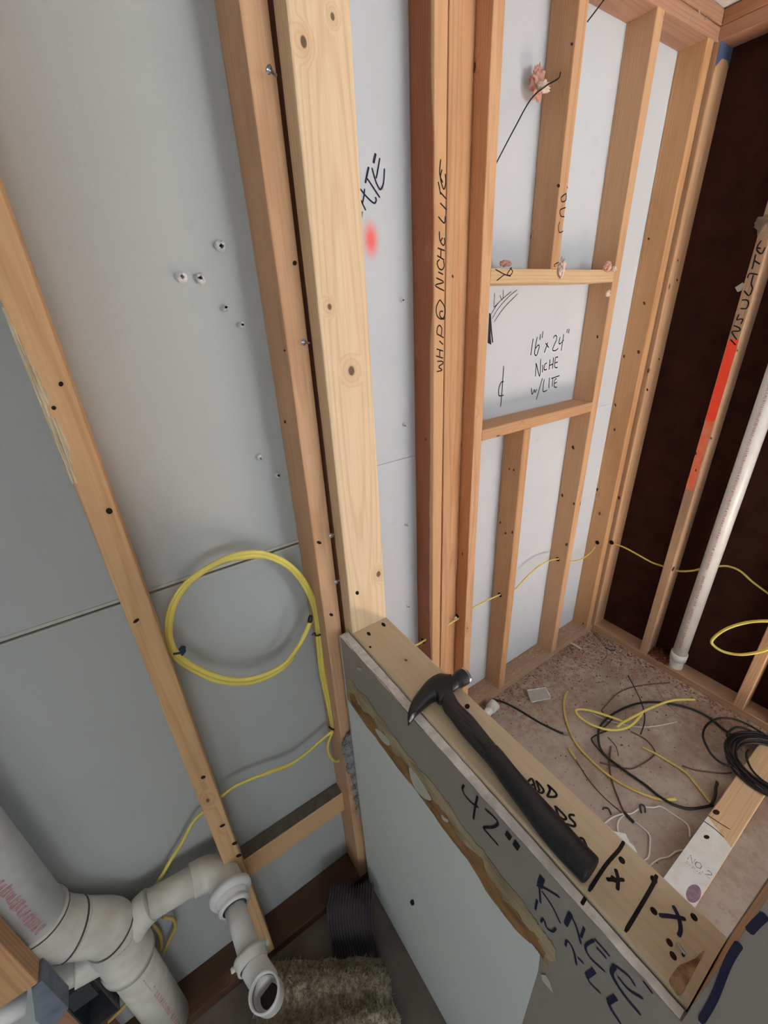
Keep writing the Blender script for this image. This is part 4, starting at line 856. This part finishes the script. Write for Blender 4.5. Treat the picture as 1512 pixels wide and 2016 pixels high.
tag(MB().prism(P(0, 1.975, [(1447, 566), (1462, 556), (1466, 560), (1459, 572), (1452, 575)]), (1, 0, 0), .002).build('paper_scrap', M_PALEPAPER), 'small pale paper scrap caught behind the INSULATE stud', 'paper')
c0 = on(0, XF, 1503, 440); lump('dust_clump', c0, .008, .022, .022, plain('grey_dust', lin((128, 112, 98)), .95, var=.6, scale=90), 'grey dust clump on the INSULATE stud above the lettering', 'dust', 9.9, .5, 3, 2.5)

# ------------------------------------------------------------------ things on the shower floor
F4 = (1080, 1330, 4.447); F3 = (900, 1250, 2.47)
def fw(name, pts, r, mat, label, fr=F4, z=None, grp=None, flat=1.0):
    z = z if z is not None else r + .0005
    q = P(2, z, pts, fr)
    m = len(q)
    if flat < 1: return cable(name, q, r, mat, label, group=grp, flat=flat, up=(0, 0, 1))
    return cable(name, q, r, mat, label, group=grp)
gy = 'cut yellow cables on the shower floor'; gk = 'dark wires on the shower floor'; gw = 'pale wires on the shower floor'
o = fw('floor_cable', [(165, 135), (135, 230), (150, 380), (220, 560), (330, 700), (520, 870), (700, 980), (900, 1065), (1000, 1085)], .0052, M_YELD, 'long curved yellow cable on the shower floor, nearest the knee wall', grp=gy, flat=.75)
MB().tube(P(2, .004, [(1030, 1085), (1070, 1082), (1115, 1080)], F4), .0062, 8, True, .6, (0, 0, 1)).build('stripped_end', M_YEL, o, True)
ya = P(2, .006, [(1280, 210), (1100, 215), (940, 265), (780, 340), (650, 420)], F4) + P(2, .018, [(560, 470)], F4)
cable('floor_cable', P(2, .030, [(1280, 210), (1100, 215), (940, 265), (780, 340), (650, 412), (600, 450)], F4), .0055, M_YEL, 'yellow cable running right from the crossed loop on the shower floor', group=gy, flat=.75, up=(0, 0, 1))
cable('floor_cable', P(2, .020, [(660, 405), (480, 340), (330, 300), (240, 305), (280, 370), (400, 440), (560, 478), (700, 450), (790, 370), (818, 322)], F4), .0055, M_YEL, 'yellow cable bent into a pointed loop on the shower floor', group=gy, flat=.75, up=(0, 0, 1))
fw('floor_cable', [(815, 625), (930, 680), (1080, 770), (1200, 850), (1320, 990), (1415, 1115)], .0052, M_YELD, 'straight yellow cable on the shower floor leading to the curb board', grp=gy, flat=.75)
fw('floor_cable', [(180, 640), (210, 690), (240, 735)], .0055, M_YELD, 'short yellow cable offcut beside the long curved yellow cable', grp=gy, flat=.75)
fw('floor_wire', [(1600, 520), (1512, 455), (1420, 375), (1250, 290), (1050, 245), (850, 235), (700, 270), (560, 340), (460, 430), (435, 520), (450, 630), (520, 720), (680, 840), (850, 960), (1000, 1080), (1150, 1150), (1270, 1165), (1440, 1135)], .0048, M_BLACK, 'long black cable sweeping in a wide oval across the shower floor', grp=gk, z=.010)
fw('floor_wire', [(695, 0), (770, 140), (830, 290), (840, 400), (805, 515)], .0026, M_BLACK, 'thin black wire curving down past the yellow loop', grp=gk, z=.016)
fw('floor_wire', [(1060, 62), (900, 75), (720, 105), (600, 160), (520, 240), (470, 300), (478, 325)], .0026, M_BROWN, 'thin dark wire arched above the yellow loop', grp=gk)
fw('floor_wire', [(520, 480), (400, 530), (380, 570), (460, 670), (540, 740)], .0026, M_BLACK, 'thin black wire kinked left of the black oval', grp=gk)
fw('floor_wire', [(720, 490), (850, 560), (930, 660), (900, 720), (780, 795), (700, 815), (560, 790), (450, 760)], .0028, M_BROWN, 'brown wire loop inside the black oval', grp=gk)
fw('floor_wire', [(545, 620), (535, 780), (550, 900), (600, 1050), (665, 1200), (740, 1270)], .0032, M_BROWN, 'brown wire running down to the white wires', grp=gk)
fw('floor_wire', [(245, 750), (350, 910), (480, 1060), (640, 1200)], .0022, M_BROWN, 'thin reddish wire parallel to the knee wall', grp=gk)
fw('floor_wire', [(1170, 790), (1300, 830), (1512, 855), (1600, 850)], .0028, M_BROWN, 'brown wire leading under the black coil', grp=gk)
fw('floor_wire', [(560, 380), (500, 440), (430, 480)], .0026, M_BLACK, 'short black wire under the left of the yellow loop', grp=gk)
fw('floor_wire', [(520, 540), (590, 620), (610, 700)], .0020, M_BROWN, 'short thin wire inside the black oval', grp=gk)
fw('floor_wire', [(1000, 10), (925, 0), (830, 90), (730, 210), (685, 300), (680, 380)], .0022, M_PALEW, 'pale thin wire bowed above the yellow loop', grp=gw)
fw('floor_wire', [(390, 335), (500, 385), (640, 425), (800, 450), (950, 440), (1130, 405)], .0022, M_WHITE, 'thin white wire lying under the yellow loop', grp=gw)
fw('floor_wire', [(920, 20), (980, 160), (1050, 250), (1170, 370)], .0022, M_PALEW, 'pale thin wire crossing the black oval at the top', grp=gw)
wa = fw('white_wire', [(250, 412), (330, 350), (430, 315), (520, 310), (590, 265)], .0026, M_WHITE, 'white wire from the knee wall to the left staple', Q5, grp=gw)
fw('white_wire', [(655, 245), (740, 250), (810, 240), (920, 310), (1040, 390), (1090, 450), (1100, 545)], .0026, M_WHITE, 'white wire from the staple round to the curb board', Q5, grp=gw)
fw('white_wire', [(460, 320), (400, 370), (380, 440), (398, 520)], .0026, M_WHITE, 'short white wire hooked down to the white paper scrap', Q5, grp=gw)
fw('white_wire', [(540, 380), (640, 460), (700, 530), (700, 650), (690, 740), (650, 775)], .0026, M_WHITE, 'white wire bent back to the knee wall', Q5, grp=gw)
fw('white_wire', [(690, 840), (790, 765), (890, 740), (960, 690), (1040, 675)], .0026, M_WHITE, 'white wire from the knee wall to the curb board', Q5, grp=gw)
fw('floor_wire', [(450, 300), (480, 335), (545, 400)], .0055, M_BLACK, 'dark taped splice where the white wires meet', Q5, grp=gk)
for k, (pts, lb) in enumerate((([(235, 270), (250, 255), (290, 262), (318, 320)], 'black cable staple on the floor beside the knee wall'), ([(618, 305), (605, 235), (630, 225), (652, 250), (656, 300)], 'black cable staple straddling the white wire'))):
    o = cable('floor_staple', P(2, .006, pts, Q5), .0030, plain('staple_black%d' % k, lin((52, 56, 66)), .5), lb, 'staple', seg=6)
MB().prism(P(2, .004, [(340, 490), (460, 515), (500, 600), (545, 640), (575, 700), (520, 720), (400, 640)], Q5), (0, 0, 1), .003).build('white_paper', plain('bright_paper', lin((226, 236, 234)), .9))
tag(bpy.data.objects['white_paper'], 'white paper scrap on the floor against the knee wall', 'paper')
tag(MB().prism(P(2, .0005, [(340, 275), (430, 262), (455, 310), (360, 330)], F3), (0, 0, 1), .012).build('drywall_offcut', M_GYP), 'small square grey drywall offcut on the shower floor', 'scrap')
MB().prism(P(2, .0128, [(340, 272), (430, 259), (453, 306), (358, 325)], F3), (0, 0, 1), .0008).build('paper_face', plain('offcut_paper', lin((176, 176, 172)), .9, var=.3, scale=40), bpy.data.objects['drywall_offcut'])
fw('floor_wire', [(95, 345), (110, 330), (150, 315), (220, 325), (300, 365), (400, 425), (490, 470), (515, 478)], .0046, M_BLACK, 'black cable stub running from the white pipe stub behind the hammer', F3, grp=gk)
MB().tube(P(2, .006, [(515, 478), (530, 481), (540, 484)], F3), .0062, 8).build('connector', M_NAIL, bpy.data.objects[[o.name for o in COL.objects if o.get('label', '').startswith('black cable stub')][0]], True)
# white pipe stub with a cap just behind the hammer
stub = empty('pipe_stub', P(2, 0, [(150, 375)], F3)[0], 'short white plastic pipe stub with cap behind the hammer', 'pipe')
s0 = P(2, .030, [(132, 395)], F3)[0]; s1 = P(2, .040, [(182, 338)], F3)[0]; ax2 = (s1 - s0).normalized(); l2 = (s1 - s0).length
MB().lathe(s0, ax2, [(0, .019), (l2 * .62, .019)], 20).build('pipe', M_PVC, stub, True)
MB().lathe(s0, ax2, [(l2 * .55, .0195), (l2 * .55, .0235), (l2 * .92, .0235), (l2 * .93, .026), (l2 * 1.05, .026), (l2 * 1.06, .019), (l2 * .9, .017), (l2 * .9, .0005)], 20).build('cap', M_PVC, stub, True)
# coil of black cable thrown over the curb board
coilb = empty('black_coil', on(2, Z0, 1500, 1500), 'coil of black cable lying over the pale curb board at right', 'cable')
cc = Vector((1.737, .060, 0)); rx_ = ry_ = .140
for k in range(9):
    e = 1 - .028 * k + rng.uniform(-.02, .02); px_, py_ = rng.uniform(-.01, .01), rng.uniform(-.008, .008); pts = []
    for j in range(14):
        a = 2 * math.pi * j / 14; r_ = e * (1 + .02 * math.sin(3 * a + k))
        pts.append((cc.x + px_ + rx_ * r_ * math.cos(a), cc.y + py_ + ry_ * r_ * math.sin(a), .047 + .0045 * (k % 4) + .004 * math.sin(a * 2 + k)))
    pts.append(pts[0]); MB().tube(catmull(pts, 5), .0044, 7).build('cable_turn', M_BLACK, coilb, True)
K1 = (1360, 1400, 8.4)
MB().tube(catmull(P(2, .046, [(1277, 420), (1100, 310), (900, 200), (700, 130), (500, 115), (350, 165), (240, 260), (200, 400), (240, 540), (330, 700), (450, 820), (580, 890), (700, 905)], K1), 6), .0044, 7).build('cable_turn', M_BLACK, coilb, True)
MB().tube(catmull(P(2, .050, [(600, 420), (640, 330), (740, 268), (860, 275), (1000, 330), (1150, 400), (1277, 450)], K1), 6), .0044, 7).build('cable_turn', M_BLACK, coilb, True)
MB().tube(catmull(P(2, .052, [(960, 640), (920, 720), (960, 880), (1040, 1010), (1180, 1140), (1290, 1210)], K1), 6), .0040, 7).build('cable_turn', M_BLACK, coilb, True)
fw('floor_wire', [(408, 1165), (440, 1190), (415, 1260), (405, 1400), (350, 1540)], .005, M_BLACK, 'short black cable end standing beside the curb board', K1, grp=gk, z=.018)
fw('white_stick', [(405, 1100), (450, 1112), (520, 1150), (565, 1180)], .006, plain('dusty_white_plastic', lin((200, 198, 190)), .6), 'short white plastic stick on the dusty floor by the far plate', (1040, 1060, 5.4))
fw('floor_wire', [(640, 940), (720, 1040), (800, 1130), (835, 1200), (830, 1260), (790, 1290)], .0016, M_BROWN, 'hair-thin dark wire in the far corner of the shower floor', (1040, 1060, 5.4), grp=gk)
fw('floor_wire', [(820, 1160), (870, 1185), (910, 1190), (925, 1180)], .0030, M_BLACK, 'small bent black wire piece in the far corner of the shower floor', (1040, 1060, 5.4), grp=gk)

# chips, crumbs and rubble: too many to count
def crumbs(name, label, mat, gen, count, smin, smax, cat='debris', seed=1):
    r = random.Random(seed); b = MB()
    for k in range(count):
        c = gen(r); s = r.uniform(smin, smax); a = r.uniform(0, 6.28); t1 = Vector((math.cos(a), math.sin(a), r.uniform(-.3, .3))).normalized(); t2 = Vector((-math.sin(a), math.cos(a), r.uniform(-.3, .3))).normalized(); asp = r.uniform(.3, .8)
        h = Vector((0, 0, s * r.uniform(.2, .5))); c = c + Vector((0, 0, s * .12))
        b.add([c - t1 * s, c + t2 * s * asp, c + t1 * s * r.uniform(.6, 1), c - t2 * s * asp, c + h], [(0, 1, 4), (1, 2, 4), (2, 3, 4), (3, 0, 4), (3, 2, 1, 0)])
    return tag(b.build(name, mat), label, cat, kind='stuff')
def along_niche(r): return Vector((r.uniform(.95, 1.95), min(FR - .004, FR - abs(r.gauss(0, .09))), 0.0))
def along_dark(r): return Vector((XF - .004 - abs(r.gauss(0, .08)), r.uniform(.1, .92), 0.0))
def in_corner(r): return Vector((XF - .01 - abs(r.gauss(0, .25)), FR - .01 - abs(r.gauss(0, .18)), 0.0))
def all_floor(r): return Vector((r.uniform(.5, 1.95), r.uniform(.14, .9), 0.0))
def on_plate(r): return Vector((r.uniform(1.0, 1.95), r.uniform(FR + .01, YR - .005), Z0))
crumbs('pale_chips', 'pale plaster and wood crumbs scattered over the shower floor', plain('pale_chip', lin((196, 176, 152)), .95), lambda r: r.choice((along_niche, in_corner, all_floor, on_plate, on_plate))(r), 900, .002, .006, seed=3)
crumbs('brown_chips', 'brown wood crumbs along the shower bottom plates', plain('brown_chip', lin((112, 68, 44)), .95), lambda r: r.choice((along_niche, along_dark, in_corner, in_corner, all_floor))(r), 900, .002, .0055, seed=4)
crumbs('dark_chips', 'dark specks on the shower floor', plain('dark_chip', lin((54, 44, 38)), .95), lambda r: r.choice((in_corner, all_floor))(r), 260, .0015, .004, seed=5)
def edge_niche(r): return Vector((r.uniform(1.0, 1.95), FR - .003 - abs(r.gauss(0, .025)), 0.0))
def edge_dark(r): return Vector((XF - .003 - abs(r.gauss(0, .03)), r.uniform(.12, .92), 0.0))
crumbs('rust_clumps', 'reddish clumps of dirt against the shower bottom plates', plain('rust_dirt', lin((132, 84, 60)), .95, var=.6, scale=80), lambda r: r.choice((edge_niche, edge_dark, edge_dark, in_corner))(r), 500, .003, .008, seed=9)
def heap(r):
    y = r.uniform(.535, .63); return Vector((XF + r.uniform(.0, .085), y, Z0 + abs(r.gauss(0, .010)) * 1.2))
crumbs('rubble_heap', 'reddish rubble on the plate between INSULATE stud and vent pipe', plain('rust_rubble', lin((118, 70, 48)), .95, var=.6, scale=80), heap, 520, .003, .008, seed=6)
